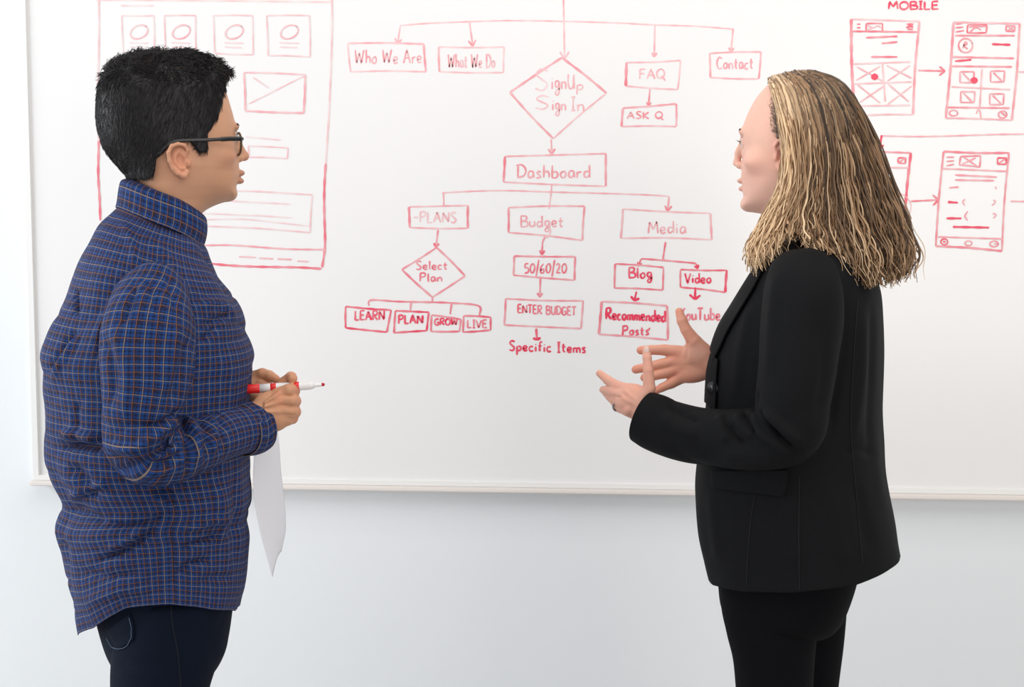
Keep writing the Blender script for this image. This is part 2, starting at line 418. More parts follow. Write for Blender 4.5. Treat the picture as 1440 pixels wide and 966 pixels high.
# ---------------------------------------------------------------- setting
def struct(name, lo, hi, m, bev=0):
    bm = bmesh.new(); box_bm(bm, lo, hi, bev); o = bm_obj(name, bm, m); o['kind'] = 'structure'; return o
BOARD_Y = -0.030
struct('wall_back', (-4.2, 0.0, -.1), (4.2, 0.12, 2.9), M['wall'])
struct('floor', (-4.2, -4.8, -.12), (4.2, 0.0, 0.0), M['floor'])
struct('baseboard_back', (-4.2, -.012, 0.0), (4.2, -.0002, .10), M['base'], .003)

# ---------------------------------------------------------------- whiteboard
BL = wallpt(57, 667, BOARD_Y); XL, ZB = float(BL[0]), float(BL[2]); XR, ZT = XL+4.3, ZB+1.45
board = thing('whiteboard', 'large glossy white whiteboard covered in red marker diagrams, mounted on the pale wall', 'whiteboard', (XL, 0, ZB))
bm = bmesh.new(); box_bm(bm, (XL-.004, BOARD_Y, ZB-.004), (XR, -.0005, ZT)); bm_obj('writing_surface', bm, M['board'], board)
def rail(name, lo, hi, bev=.0015, m=None):
    bm = bmesh.new(); box_bm(bm, lo, hi, bev); return bm_obj(name, bm, m or M['frame'], board)
rail('side_rail', (XL-.016, BOARD_Y-.006, ZB-.016), (XL-.0005, -.0005, ZT+.012))
rail('side_rail', (XR, BOARD_Y-.006, ZB-.016), (XR+.016, -.0005, ZT+.012))
rail('top_rail', (XL-.016, BOARD_Y-.006, ZT), (XR+.016, -.0005, ZT+.014))
M['rail2'] = plain('warm_aluminium', (.80, .74, .70), .4)
rail('bottom_rail', (XL-.016, BOARD_Y-.007, ZB-.013), (XR+.016, -.0005, ZB-.0005), m=M['frame'])
rail('ledge_lip', (XL-.020, BOARD_Y-.019, ZB-.024), (XR+.020, -.0005, ZB-.0125), .003, M['rail2'])

INK_Y = BOARD_Y-.0002; INK_N = [0]
def ink_obj(name, strokes, label=None):
    """strokes: list of (pts px, width px, strength 0..1) -> one flat mark on the board"""
    V, Q, C, n0 = [], [], [], 0
    for pts, w, st in strokes:
        INK_N[0] += 1; si = INK_N[0]
        p = np.array(pts, float)
        if len(p) > 1 and w > 0:
            L = np.r_[0, np.cumsum(np.hypot(*np.diff(p, axis=0).T))]; n = max(3, int(L[-1]/2.2)+2); t = np.linspace(0, L[-1], n)
            p = np.stack([np.interp(t, L, p[:, 0]), np.interp(t, L, p[:, 1])], 1)
        tan = np.gradient(p, axis=0); tan /= np.linalg.norm(tan, axis=1, keepdims=True)+1e-9; nn = np.stack([-tan[:, 1], tan[:, 0]], 1)
        h = w*.62*(1+.18*np.sin(np.linspace(0, len(p)*.7, len(p))+p[0, 0])); h[0] *= .7; h[-1] *= .7
        if w > 7: h = w*.58*np.sqrt(1-np.linspace(-1, 1, len(p))**2)+.15
        a = wallpt(*(p+nn*h[:, None]).T, INK_Y-si*.000001); b = wallpt(*(p-nn*h[:, None]).T, INK_Y-si*.000001); m = len(p)
        V += [a, b]; i = np.arange(m-1)+n0; Q.append(np.stack([i, i+1, i+1+m, i+m], 1)); n0 += 2*m
        k = np.clip(st*1.12+.05+.10*np.sin(np.linspace(0, len(p)*.23, m)+p[0, 1]), .03, 1)[:, None]
        c = np.array([.86, .80, .79])*(1-k)+np.array([.80, .05, .11])*k; C += [c, c]
    me = mesh_np(name, np.vstack(V), np.vstack(Q), col=np.vstack(C), smooth=False)
    o = link(name, me, M['ink'], board)
    if label: o['label'] = label
    return o
def sm(*p, n=None): return catmull(np.array(p, float), n or max(8, len(p)*6))
def arc(cx, cy, rx, ry, a0=-20, a1=345, rot=0, n=22):
    t = np.radians(np.linspace(a0, a1, n)); x, y = rx*np.cos(t), ry*np.sin(t); r = math.radians(rot)
    return np.stack([cx+x*math.cos(r)-y*math.sin(r), cy+x*math.sin(r)+y*math.cos(r)], 1)
# a stroke alphabet: width | strokes ("~" = curved), cap height 10, baseline y = 10
GL = {
'A': '7|0,10 3.2,0 6.6,10|1.3,6.2 5.6,6', 'B': '6|0.5,0 0.5,10|~0.3,0.3 4.8,0.8 4.4,4 0.8,5|~0.8,5 5.6,5.8 5.4,9.4 0.2,10',
'C': '6|~5.6,1.5 3,0 0.4,3.5 0.8,8 3,10 5.8,8.8', 'D': '6.5|0.8,0.4 0.6,10|~-0.6,0.6 3.6,0.2 6.4,4 5,8.6 0,10',
'E': '5.5|0.5,0 0.4,10 5.4,9.7|0.5,0.2 5.2,0|0.5,5 4.6,4.7', 'F': '5.5|0.6,0.3 0.4,10|0.4,0.3 5.4,0|0.5,4.8 4.4,4.5',
'G': '6.5|~5.8,1.4 3,0 0.4,3.5 0.8,8.2 3.4,10 5.8,8.6 6,6|3.2,5.8 6.4,5.6', 'I': '3|1.5,0 1.4,10|0,0.1 3,0|0,10 3,9.9', 'K': '6|0.4,0 0.4,10|5.4,0.4 0.6,5.6 5.6,10',
'L': '5|0.6,0 0.4,10 4.8,9.6', 'M': '8|0.4,10 1.2,0.4 4,7 6.8,0.2 7.6,10', 'N': '6.8|0.4,10 0.6,0.4 6,9.6 6.2,0', 'O': '7|~3.4,0 0.4,3 0.8,8.4 3.6,10 6.6,7 6.2,2 3.2,0',
'P': '6|0.8,0.2 0.5,10|~0,0.6 4.6,0 5.2,3.6 0.8,5.4', 'Q': '7|~3.4,0 0.4,3 0.8,8.2 3.6,9.6 6.4,6.6 6,2 3.2,0|4,7 7.4,12', 'R': '6.4|0.6,0.2 0.4,10|~0,0.6 4.8,0 5,4 0.8,5|1.6,5 6,10',
'S': '5.6|~5.2,1 2.6,0 0.6,2.4 2.8,4.8 5,7.2 3,10 0.2,9', 'T': '6|3,0.2 2.8,10|0,0.3 6,0', 'U': '6.4|~0.6,0 0.4,6 2.4,10 5,8 5.8,0.2|5.8,0.4 6,10', 'V': '6|0.2,0 2.8,10 5.8,0',
'W': '9.5|0.4,0 1.8,10 4.4,2 6.4,10 8.8,0', 'Y': '6|0.2,0 2.8,5|5.8,0 2.8,5 2.2,10',
'a': '5|~4.2,5 1.4,4.8 0.6,8.4 2,10 4,8 4.2,5|4.2,5 4.8,10', 'b': '5|0.6,0 0.5,10|~0.6,6.6 2.8,4.8 4.6,7 3.4,9.8 0.6,9.6', 'c': '4.4|~4,5.4 1.6,5 0.4,7.6 1.6,10 4.2,9.2',
'd': '5|~4,5.4 1.2,5.4 0.6,8.6 2.2,10 4.2,8|4.4,0 4.6,10', 'e': '4.6|~0.6,7.6 3.8,7 3.2,5 1,5.2 0.4,8 2,10 4.4,9', 'f': '4|~4,1 2.4,0.4 1.8,3 1.6,10|0.4,4.8 3.6,4.6',
'g': '5|~4.2,5.2 1.4,5 0.8,8 2.4,9.4 4.2,7 4.2,5.2|~4.2,5.4 4.4,11 3.2,14.4 0.8,13.4 2.2,11 4.8,10', 'h': '5|0.6,0 0.5,10|~0.6,7 2.6,5 4.2,6.6 4.4,10', 'i': '2|1,5 1,10|0.9,2.6 1.2,3.2',
'k': '4.6|0.6,0 0.5,10|4,5 0.8,7.4 4.4,10', 'l': '2|1,0 0.9,9 1.8,10', 'm': '7|0.5,5 0.6,10|~0.6,6.6 2,5 3.4,6 3.5,10|~3.5,6.6 5,5 6.4,6 6.6,10', 'n': '5|0.5,5 0.6,10|~0.6,6.8 2.6,5 4.2,6.4 4.4,10',
'o': '4.8|~2.4,5 0.5,6.8 1,9.4 2.8,10 4.4,8 3.6,5.2 2.2,5', 'p': '5|0.8,5 0.6,14|~0.8,6 3,4.8 4.4,6.8 3.2,9.4 0.8,9.2', 'r': '4|0.6,5 0.6,10|~0.6,7 1.8,5.2 3.8,5.4', 's': '4.2|~3.8,5.4 1.8,5 1,6.6 3,8 3.4,9.6 0.4,10',
't': '4|1.8,1.6 1.6,9 3.4,10|0.2,4.8 3.8,4.6', 'u': '5|~0.6,5 0.6,9 2.4,10 4.2,8.4|4.3,5 4.6,10', 'v': '4|0.4,5 2,10 3.8,5', 'y': '4.6|0.5,5 2.4,9.4|4.4,5 2.4,10 1,14',
'0': '5.4|~2.8,0.6 0.5,4 1,9 3,10 5,6 4.4,1.6 2.6,0.6', '5': '5|4.6,0.3 1,0.4 0.8,4.4|~0.8,4.6 4.2,4.6 4.4,8.6 0.4,10', '2': '5|~0.5,2.4 2.4,0.2 4,2.4 2.4,6.6 0.4,9.8|0.4,9.8 5,9.6', '6': '5|~3.8,0.4 1,4 0.8,9 3,10 4.4,7.6 2.6,5.6 0.9,7.4',
'/': '3|2.8,-3.4 0,13.6', '-': '5|0.3,5.2 4.8,5', ' ': '3.4|'}
def word(text, x0, x1, ytop, ybase, strength=.6, w=1.9, drop=0.0, slant=0.0, label=None, name='marker_word'):
    tot = sum(float(GL[c].split('|')[0])+1.1 for c in text)-1.1; sx = (x1-x0)/tot; sy = (ybase-ytop)/10; X = 0; st = []
    for ci, c in enumerate(text):
        parts = GL[c].split('|'); jy = .25*math.sin(ci*2.3+x0)
        for s in parts[1:]:
            if not s: continue
            cur = s[0] == '~'; p = np.array([tuple(map(float, q.split(','))) for q in s.lstrip('~').split()])
            p = np.stack([x0+(X+p[:, 0]-(p[:, 1]-10)*slant)*sx, ytop+(p[:, 1]+jy)*sy], 1); p[:, 1] += (p[:, 0]-x0)*drop
            st.append((catmull(p, len(p)*6) if cur else p, w, strength))
        X += float(parts[0])+1.1
    ink_obj(name, st, label or 'handwritten red word %s' % text.lower())
def box(pts, strength=.5, w=2.0, name='marker_box', label=None, closed=True, heavy=()):
    p = [tuple(q) for q in pts]; p = p+[p[0]] if closed else p; st = []
    for i in range(len(p)-1):
        h = heavy[i] if i < len(heavy) else 0
        a, b = np.array(p[i], float), np.array(p[i+1], float); mid = (a+b)/2+np.array([-(b-a)[1], (b-a)[0]])*.012*math.sin(i*3+a[0])
        st.append((sm(a, mid, b, n=10), w+h*1.2, min(1, strength+.3*h)))
    return ink_obj(name, st, label)
def arrow(pts, hs=6, strength=.5, w=2.0, spread=32, name='marker_arrow', head=True):
    p = np.array(pts, float); st = [(p, w, strength)]
    if head:
        d = p[-1]-p[-2]; a = math.atan2(d[1], d[0])
        for s in (-1, 1):
            b = a+math.pi+s*math.radians(spread); st.append(([p[-1]+hs*np.array([math.cos(b), math.sin(b)]), p[-1]], w*1.1, min(1, strength+.12)))
    return ink_obj(name, st)
def lines(name, L, strength=.5, w=1.8, label=None):
    for l in L: ink_obj(name, [(l, w, strength)], label)

# flow chart, top row
lines('connector_line', [sm((563, 36), (600, 33), (660, 30.5), (720, 29), (790, 30), (860, 32), (920, 35), (980, 37), (1031, 41))], .28)
lines('connector_line', [[(792, -20), (793, 30)]], .35)
arrow([(563, 36), (559, 62)], 9, .32); arrow([(660, 30), (665, 65)], 10, .34); arrow([(793, 30), (794, 83)], 12, .26); arrow([(921, 35), (920, 80)], 7, .34); arrow([(1031, 40), (1028, 73)], 7, .38)
box([(489, 61), (596, 62), (599, 101), (493, 101)], .26, heavy=(.2, .5, 0, 0)); word('Who We Are', 499, 593, 70, 89, .42)
box([(617, 66), (709, 66), (708, 102), (618, 101)], .24, heavy=(0, 0, 0, .4)); word('What We Do', 630, 696, 76, 95, .38)
box([(790, 81), (853, 131), (778, 195), (717, 130)], .30, 2.1, 'marker_diamond', heavy=(.5, 0, .3, .4))
word('S', 752, 772, 98, 128, .22, 2); word('ignU', 775, 808, 104, 125, .4); word('p', 810, 821, 112, 127, .3)
word('S', 752, 773, 135, 154, .25, 2); word('ign', 776, 796, 137, 155, .38); word('In', 803, 822, 137, 156, .36)
box([(881, 88), (957, 85), (953, 126), (880, 121)], .28, heavy=(0, 0, 0, 1)); word('FAQ', 899, 935, 97, 111, .38)
arrow([(914, 125), (912, 149)], 6, .5); box([(876, 152), (951, 146), (951, 178), (874, 178)], .36, heavy=(.2, .3, 0, .5)); word('ASK Q', 882, 932, 157, 167, .5)
box([(998, 75), (1070, 73), (1067, 111), (999, 109)], .36, heavy=(0, .2, 0, .2)); word('Contact', 1008, 1059, 80, 97, .42)
arrow([(775, 196), (776, 217)], 9, .35)
box([(710, 220), (852, 216), (852, 262), (708, 256)], .36, heavy=(0, .5, 0, .7)); word('Dashboard', 727, 830, 232, 250, .48, 2.1)
lines('connector_line', [sm((624, 290), (624, 273), (626, 271), (700, 268), (775, 270)), sm((775, 270), (850, 272), (910, 274), (940, 276)), [(776, 259), (775, 272), (772, 294)]], .36)
arrow([(941, 276), (939, 297)], 9, .42)
box([(575, 291), (658, 289), (658, 321), (576, 320)], .34, heavy=(0, .6, 0, .6)); word('-PLANS', 581, 642, 298, 313, .32)
box([(715, 292), (822, 290), (819, 338), (715, 327)], .40, heavy=(0, .2, 0, .4)); word('Budget', 732, 792, 303, 319, .46)
box([(876, 294), (999, 300), (1001, 337), (873, 335)], .32, heavy=(0, .3, 0, .3)); word('Media', 911, 965, 311, 328, .42)
arrow([(616, 323), (613, 348)], 7, .55)
box([(614, 348), (654, 388), (608, 418), (565, 379)], .46, 2, 'marker_diamond', heavy=(.2, .1, .3, .1)); word('Select', 585, 629, 367, 379, .6); word('Plan', 590, 622, 384, 396, .6)
arrow([(767, 332), (763, 340), (762, 358)], 7, .55); lines('marker_squiggle', [sm((772, 318), (774, 326), (770, 334), (765, 330))], .35)
box([(723, 360), (809, 361), (808, 394), (722, 387)], .52, heavy=(.1, .3, 0, .1)); word('50/60/20', 737, 797, 370, 384, .62)
arrow([(760, 391), (759, 418)], 7, .55)
box([(711, 420), (820, 423), (817, 462), (709, 457)], .46, heavy=(0, .1, 0, .2)); word('ENTER BUDGET', 728, 810, 428, 440, .66, 1.9, .045)
arrow([(754, 462), (755, 478)], 6, .8, 2.6, 60); word('Specific Items', 716, 824, 479, 493, .86, 2.2, .03)
lines('connector_line', [[(608, 418), (608, 424)], sm((519, 430), (521, 422), (560, 424), (608, 425), (634, 426), (673, 430), (674, 444)), [(578, 425), (577, 437)], [(635, 427), (633, 442)]], .58, 2.1)
box([(486, 431), (550, 436), (544, 467), (486, 461)], .72, 2.3); word('LEARN', 499, 541, 437, 450, .8, 2.1)
box([(556, 437), (603, 439), (600, 465), (554, 468)], .72, 2.3); word('PLAN', 560, 595, 443, 455, .85, 2.3)
box([(607, 443), (648, 449), (646, 466), (606, 466)], .6, 2.2); word('GROW', 611, 644, 448, 457, .8, 2.1)
box([(652, 444), (690, 446), (690, 464), (651, 467)], .66, 2.2); word('LIVE', 657, 685, 450, 461, .7)
lines('connector_line', [[(936, 340), (932, 366)], sm((901, 365), (904, 364), (932, 366), (976, 370), (979, 371))], .6, 2)
arrow([(901, 365), (898, 374)], 6, .65); arrow([(979, 371), (981, 378)], 6, .75)
box([(865, 371), (933, 376), (932, 408), (864, 405)], .58, closed=True, heavy=(0, 0, 0, .2)); word('Blog', 884, 917, 376, 391, .75, 2.1)
arrow([(895, 410), (892, 423)], 8, .85, 2.3, 50)
box([(957, 379), (1022, 380), (1020, 411), (957, 404)], .66, heavy=(0, .6, 0, 0)); word('Video', 963, 1000, 384, 398, .82, 2.1)
arrow([(978, 404), (977, 421)], 10, .9, 2.4, 50)
box([(846, 424), (938, 430), (939, 478), (842, 470)], .44, 2.2, heavy=(0, .3, 0, .5)); word('Recommended', 852, 936, 433, 449, .88, 2.5, .04); word('Posts', 875, 913, 458, 471, .72, 2.1)
word('YouTube', 955, 1013, 433, 450, .62, 2.1, label='handwritten red word below the video box')
lines('marker_dot', [[(912, 462), (914, 463)]], .8, 3)

# page sketch on the left
lines('page_outline', [sm((139, -20), (139, 60), (137, 150), (139, 200)), sm((466, -20), (467, 40), (463, 150), (458, 230))], .20, 1.9)
lines('page_outline', [sm((139, 198), (138, 245), (140, 280), (141, 310)), sm((458, 230), (456, 265), (456, 300), (457, 345), (453, 376)), sm((290, 370), (320, 373), (360, 375), (420, 376), (452, 378))], .62, 2.6)
lines('page_line', [[(135, 0), (300, 1), (466, 3)], [(170, 8), (216, 8)]], .12)
for x0, x1, y1, k in ((171, 216, 75, .15), (231, 275, 76, .24), (300, 355, 77, .2), (375, 435, 80, .22)):
    box([(x0, 22), (x1, 22), (x1+1, y1), (x0+2, y1-2)], k, 1.6, 'profile_card'); cx = (x0+x1)/2+2
    lines('card_portrait', [arc(cx, 45, 13, 9, rot=-25)], k+.12, 1.8)
    lines('card_text', [[(cx-14, 60), (cx+13, 61)], [(cx-13, 66), (cx+11, 67)]], k, 1.5)
box([(343, 102), (429, 105), (427, 159), (345, 156)], .26, 2, 'image_placeholder', heavy=(0, .4, .3, .3))
lines('placeholder_cross', [[(350, 146), (427, 107)], [(356, 109), (378, 124)]], .2, 1.6)
box([(349, 205), (405, 208), (404, 223), (350, 221)], .22, 1.6, 'text_field')
box([(275, 268), (439, 274), (436, 327), (290, 318)], .2, 1.7, 'text_panel')
lines('panel_text', [sm((285, 300), (330, 302), (360, 303), (410, 306)), sm((286, 309), (340, 308), (390, 313), (435, 318)), sm((300, 281), (350, 284), (408, 287)), [(345, 192), (395, 197)]], .14, 1.5)
lines('page_footer', [sm((287, 345), (330, 345), (400, 350), (457, 351))], .42, 2); lines('footer_text', [[(336, 361), (360, 362)], [(364, 363), (384, 364)], [(390, 364), (410, 365)], [(418, 367), (434, 368)]], .34, 1.9)

# phone sketches on the right
word('MOBILE', 1249, 1320, 2, 13, .8, 2.2)
def blob(x, y, r):
    t = np.linspace(-1, 1, 9); return (np.stack([x+t*.01, y+t*r], 1), r*1.7, .9)
box([(1197, 27), (1293, 30), (1284, 161), (1202, 163)], .30, 2.0, 'phone_sketch', heavy=(0, .5, 0, .9))
lines('phone_header', [[(1199, 44), (1290, 45)]], .6, 2)
lines('menu_icon', [[(1205, 34), (1210, 34)], [(1205, 39), (1210, 39)], [(1205, 44), (1210, 44)]], .7, 1.6)
box([(1218, 33), (1241, 33), (1241, 44), (1218, 44)], .6, 1.8, 'logo_sketch'); lines('logo_scribble', [sm((1220, 35), (1228, 39), (1234, 36), (1239, 39)), [(1220, 42), (1230, 38)]], .45, 1.4)
lines('close_icon', [sm((1275, 34), (1284, 34), (1280, 38), (1276, 41), (1284, 41)), sm((1274, 39), (1280, 36), (1284, 39))], .7, 1.7)
lines('text_stroke', [[(1218, 53), (1262, 51)], [(1240, 61), (1262, 59)], [(1225, 80), (1262, 80)]], .62, 2.2)
lines('phone_grid', [[(1201, 90), (1280, 87)], [(1241, 90), (1245, 143)], [(1201, 118), (1282, 115)], [(1206, 149), (1280, 148)]], .28, 1.9)
lines('grid_cross', [[(1205, 94), (1243, 115)], [(1204, 113), (1238, 93)], [(1247, 92), (1282, 110)], [(1248, 114), (1280, 92)], [(1206, 119), (1238, 145)], [(1209, 144), (1243, 121)], [(1249, 118), (1278, 143)], [(1248, 147), (1282, 121)]], .36, 1.7)
ink_obj('marker_dot', [blob(1230, 108, 5)])
arrow([(1291, 99), (1329, 100)], 10, .58, 2, 38)
box([(1341, 31), (1434, 33), (1423, 169), (1330, 166)], .36, 2.1, 'phone_sketch', heavy=(0, .3, 0, .5))
lines('phone_header', [[(1343, 50), (1427, 50)], [(1337, 80), (1426, 82)], [(1338, 93), (1423, 94)], [(1331, 151), (1420, 152)]], .52, 2.1)
lines('menu_icon', [[(1344, 34), (1353, 33)], [(1344, 39), (1355, 38)], [(1344, 45), (1356, 43)]], .6, 1.6)
box([(1361, 35), (1388, 35), (1387, 46), (1360, 46)], .7, 1.9, 'logo_sketch'); lines('logo_scribble', [[(1363, 38), (1386, 37)], sm((1364, 45), (1372, 39), (1380, 42))], .5, 1.5)
box([(1415, 36), (1427, 36), (1427, 44), (1415, 44)], .6, 1.8, 'close_icon'); lines('close_icon', [[(1417, 37), (1426, 43)], [(1426, 37), (1417, 43)]], .5, 1.5)
lines('portrait_icon', [arc(1358, 64, 10, 10), sm((1354, 68), (1357, 59), (1360, 62), (1355, 64), (1361, 69))], .52, 1.9)
lines('text_stroke', [[(1395, 62), (1421, 63)], [(1343, 86), (1366, 84)]], .85, 2.4)
lines('phone_grid', [[(1381, 97), (1378, 150)], [(1338, 122), (1421, 126)]], .36, 1.8)
for x, y in ((1350, 101), (1393, 100), (1351, 129), (1392, 132)):
    box([(x, y), (x+20, y), (x+19, y+15), (x, y+15)], .5, 1.8, 'image_placeholder'); lines('placeholder_cross', [[(x+4, y+2), (x+16, y+14)]], .5, 1.8)
ink_obj('marker_dot', [blob(1370, 113, 5)])
lines('footer_icon', [arc(1341, 159, 6, 4)], .5, 1.7); lines('footer_icon', [arc(1410, 161, 6, 5), [(1407, 157), (1414, 163)]], .6, 1.7); lines('footer_icon', [sm((1373, 160), (1375, 155), (1378, 156), (1380, 168))], .5, 1.7)
lines('connector_line', [[(1430, 101), (1480, 102)]], .3)
lines('connector_line', [sm((1241, 191), (1290, 192), (1340, 191), (1400, 189), (1480, 188))], .38); arrow([(1240, 190), (1237, 208)], 7, .9, 2.6, 45)
box([(1181, 212), (1281, 215), (1272, 310), (1175, 322)], .5, 2.1, 'phone_sketch', heavy=(0, .7, 0, 0)); lines('phone_header', [[(1190, 235), (1278, 236)]], .4, 2)
box([(1263, 222), (1274, 222), (1273, 230), (1263, 229)], .7, 1.9, 'close_icon'); lines('close_icon', [[(1264, 229), (1273, 222)]], .6, 1.7)
arrow([(1281, 283), (1320, 281)], 11, .58, 2, 42); lines('pencil_curve', [sm((1255, 269), (1272, 275), (1281, 287), (1279, 300), (1270, 309))], .3, 1.2)
box([(1327, 213), (1419, 215), (1409, 353), (1316, 346)], .5, 2.1, 'phone_sketch', heavy=(.3, 0, .3, .1))
lines('phone_header', [[(1326, 237), (1417, 241)], [(1319, 333), (1411, 336)]], .44, 1.9)
lines('menu_icon', [[(1331, 221), (1342, 221)], [(1331, 227), (1342, 226)], [(1331, 233), (1342, 231)]], .5, 1.6)
box([(1351, 220), (1379, 219), (1378, 235), (1349, 232)], .58, 1.8, 'logo_sketch'); lines('logo_scribble', [[(1354, 220), (1376, 235)], [(1353, 231), (1372, 222)]], .5, 1.7)
box([(1403, 222), (1415, 222), (1415, 231), (1403, 231)], .8, 2.0, 'close_icon'); lines('close_icon', [[(1404, 230), (1414, 223)]], .7, 1.8)
lines('text_stroke', [[(1343, 246), (1402, 249)], [(1343, 253), (1398, 254)], [(1335, 264), (1348, 263)]], .48, 2.1)
lines('text_stroke', [[(1333, 284), (1347, 285)], [(1331, 307), (1352, 307)], [(1340, 319), (1391, 320)]], .9, 2.6)
lines('bracket_mark', [sm((1357, 280), (1354, 284), (1357, 289)), sm((1361, 297), (1357, 304), (1361, 310)), sm((1397, 281), (1400, 284), (1395, 289)), sm((1396, 300), (1401, 302), (1397, 307)), [(1400, 262), (1401, 266)]], .5, 1.7)
lines('footer_icon', [arc(1328, 340, 5, 4), [(1326, 340), (1330, 340)]], .7, 1.8); lines('footer_icon', [arc(1362, 342, 5, 3.5)], .5, 1.7); lines('footer_icon', [arc(1398, 343, 6, 4), [(1398, 343), (1403, 343)]], .6, 1.8)
lines('connector_line', [[(1421, 283), (1480, 284)]], .36)

# ---------------------------------------------------------------- people: shared builders
FL = Fig(225, 2.02, 1)      # left person, looks to the right
FR = Fig(1135, 2.0, -1)     # right person, looks to the left

def interp_field(x, xs, ys): return np.interp(x, xs, ys)
class Head:
    """a head built in its own frame: x along the gaze (photo px), y sideways (px), z down (px)"""
    def __init__(s, fig, cx, cy, alpha, off=0.0):
        s.fig, s.cx, s.cy, s.a = fig, cx, cy, math.radians(alpha); f = fig.face
        s.C = fig.P(cx, cy, off)
        s.mx = np.linalg.norm(fig.P(cx+5, cy, off)-fig.P(cx-5, cy, off))/10; s.m = np.linalg.norm(fig.P(cx, cy+5, off)-fig.P(cx, cy-5, off))/10
        s.e1 = fig.r*math.cos(s.a)+fig.v*f*math.sin(s.a); s.e2 = fig.v*math.cos(s.a)-fig.r*f*math.sin(s.a); s.up = np.array([0, 0, 1.0])
    def W(s, p):
        p = np.asarray(p, float)
        return s.C+s.mx*(p[..., 0:1]-s.cx)*s.e1+s.m*(p[..., 1:2]*s.e2+(s.cy-p[..., 2:3])*s.up)
    def side(s, x, lat):
        """photo column of a point on the side of the head -> its x in the head's frame"""
        return s.cx+(np.asarray(x, float)-s.cx-s.fig.face*lat*math.sin(s.a))/math.cos(s.a)
def head_field(H, poly, Wf, Rf, lo, hi, h):
    S = SDF(lo, hi, h); P = catmull(poly, len(poly)*5, closed=True)
    X, Z = np.meshgrid(S.ax[0], S.ax[2], indexing='ij'); d = -poly_sd(X, Z, P); b = d.copy()
    for _ in range(3):
        for ax in (0, 1):
            r = int(round(9/h)); c = np.cumsum(np.pad(b, [(r+1, r) if i == ax else (0, 0) for i in (0, 1)], mode='edge'), axis=ax); b = (np.take(c, range(2*r+1, c.shape[ax]), ax)-np.take(c, range(0, c.shape[ax]-2*r-1), ax))/(2*r+1)
    w = smooth01((d-1)/20); d = d*(1-w)+(b+2.5)*w
    Wd = interp_field(Z, *Wf); R = interp_field(Z, *Rf)
    Y = S.ax[1][None, :, None]; q = np.maximum(1-d/R, 0)[:, None, :]
    S.yc = Wd*np.sqrt(np.clip(1-np.clip(1-d/R, 0, 1)**2, 0, 1))*(d > 0)
    S.F = R[:, None, :]*(np.sqrt(q**2+(Y/Wd[:, None, :])**2)-1)
    return S
def eye_parts(H, parent, ex, ez, lat, r, f):
    for sgn in (-1, 1):
        c = H.W(np.array([ex, sgn*lat, ez])); bm = bmesh.new()
        bmesh.ops.create_uvsphere(bm, u_segments=24, v_segments=16, radius=r*H.m)
        o = bm_obj('eyeball', bm, M['eye'], None, True)
        for v in o.data.vertices: v.co = v.co+Vector(c)
        link_parent(o, parent)
        bm = bmesh.new(); bmesh.ops.create_uvsphere(bm, u_segments=20, v_segments=12, radius=r*H.m*.52)
        i = bm_obj('iris', bm, M['iris'], None, True); ci = H.W(np.array([ex+f*r*.62, sgn*lat, ez]))
        for v in i.data.vertices: v.co = v.co+Vector(ci)
        link_parent(i, o)
def link_parent(o, p):
    o.parent = p; o.matrix_parent_inverse = p.matrix_world.inverted() if p.type == 'EMPTY' else Matrix()
def body_core(fig, cones, k=.03, h=.014):
    """plain limbs and trunk under the clothes, in metres in the world"""
    P = [(np.r_[fig.P(a[0], a[1], a[2])], np.r_[fig.P(b[0], b[1], b[2])], ra, rb) for a, b, ra, rb in cones]
    A = np.array([p for q in P for p in q[:2]]); S = SDF(A.min(0)-.2, A.max(0)+.2, h)
    for a, b, ra, rb in P: S.cone(a, b, ra, rb, k)
    V, Q = S.mesh(); return V, orient(V, Q)
def hand_mesh(fig, fn, lo, hi, h=1.15):
    """fn fills a field in (photo px, photo px, depth px)"""
    S = SDF(lo, hi, h); fn(S); V, Q = S.mesh(); V = relax(V, Q, 1, .4)
    Wd = fig.P(V[:, 0], V[:, 1], V[:, 2]*fig.m); return V, Wd, orient(Wd, Q)
def join_meshes(name, parts):
    """parts: (verts, quads, colours)"""
    n = 0; V, Q, C = [], [], []
    for v, q, c in parts:
        V.append(v); Q.append(q+n); C.append(c); n += len(v)
    return mesh_np(name, np.vstack(V), np.vstack(Q), col=np.vstack(C))
def bvh_of(*grids):
    V, F, n = [], [], 0
    for G, closed in grids:
        q, _, _ = grid_faces(G.shape[0], G.shape[1], closed); V += [tuple(p) for p in G.reshape(-1, 3)]; F += [tuple(int(x)+n for x in r) for r in q]; n += G.shape[0]*G.shape[1]
    return BVHTree.FromPolygons(V, F)
def on_surface(bvh, pts, lift=.001):
    out = []; last = None
    for x, y in pts:
        d = Vector(ray(x, y)).normalized(); hit, nrm, _, _ = bvh.ray_cast(Vector(CAM), d)
        if hit is None: hit = out[-1] if out else None; p = hit
        else:
            if nrm.dot(d) > 0: nrm = -nrm
            p = hit+nrm*lift
        out.append(p)
    f = next(p for p in out if p is not None); out = [p if p is not None else f for p in out]
    return np.array([tuple(p) for p in out])
def surf_line(name, bvh, pts, r, m, parent, n=30, lift=.0006, sides=5):
    P = on_surface(bvh, catmull(pts, n), lift); return path_tube(name, P, r, m, parent, sides)
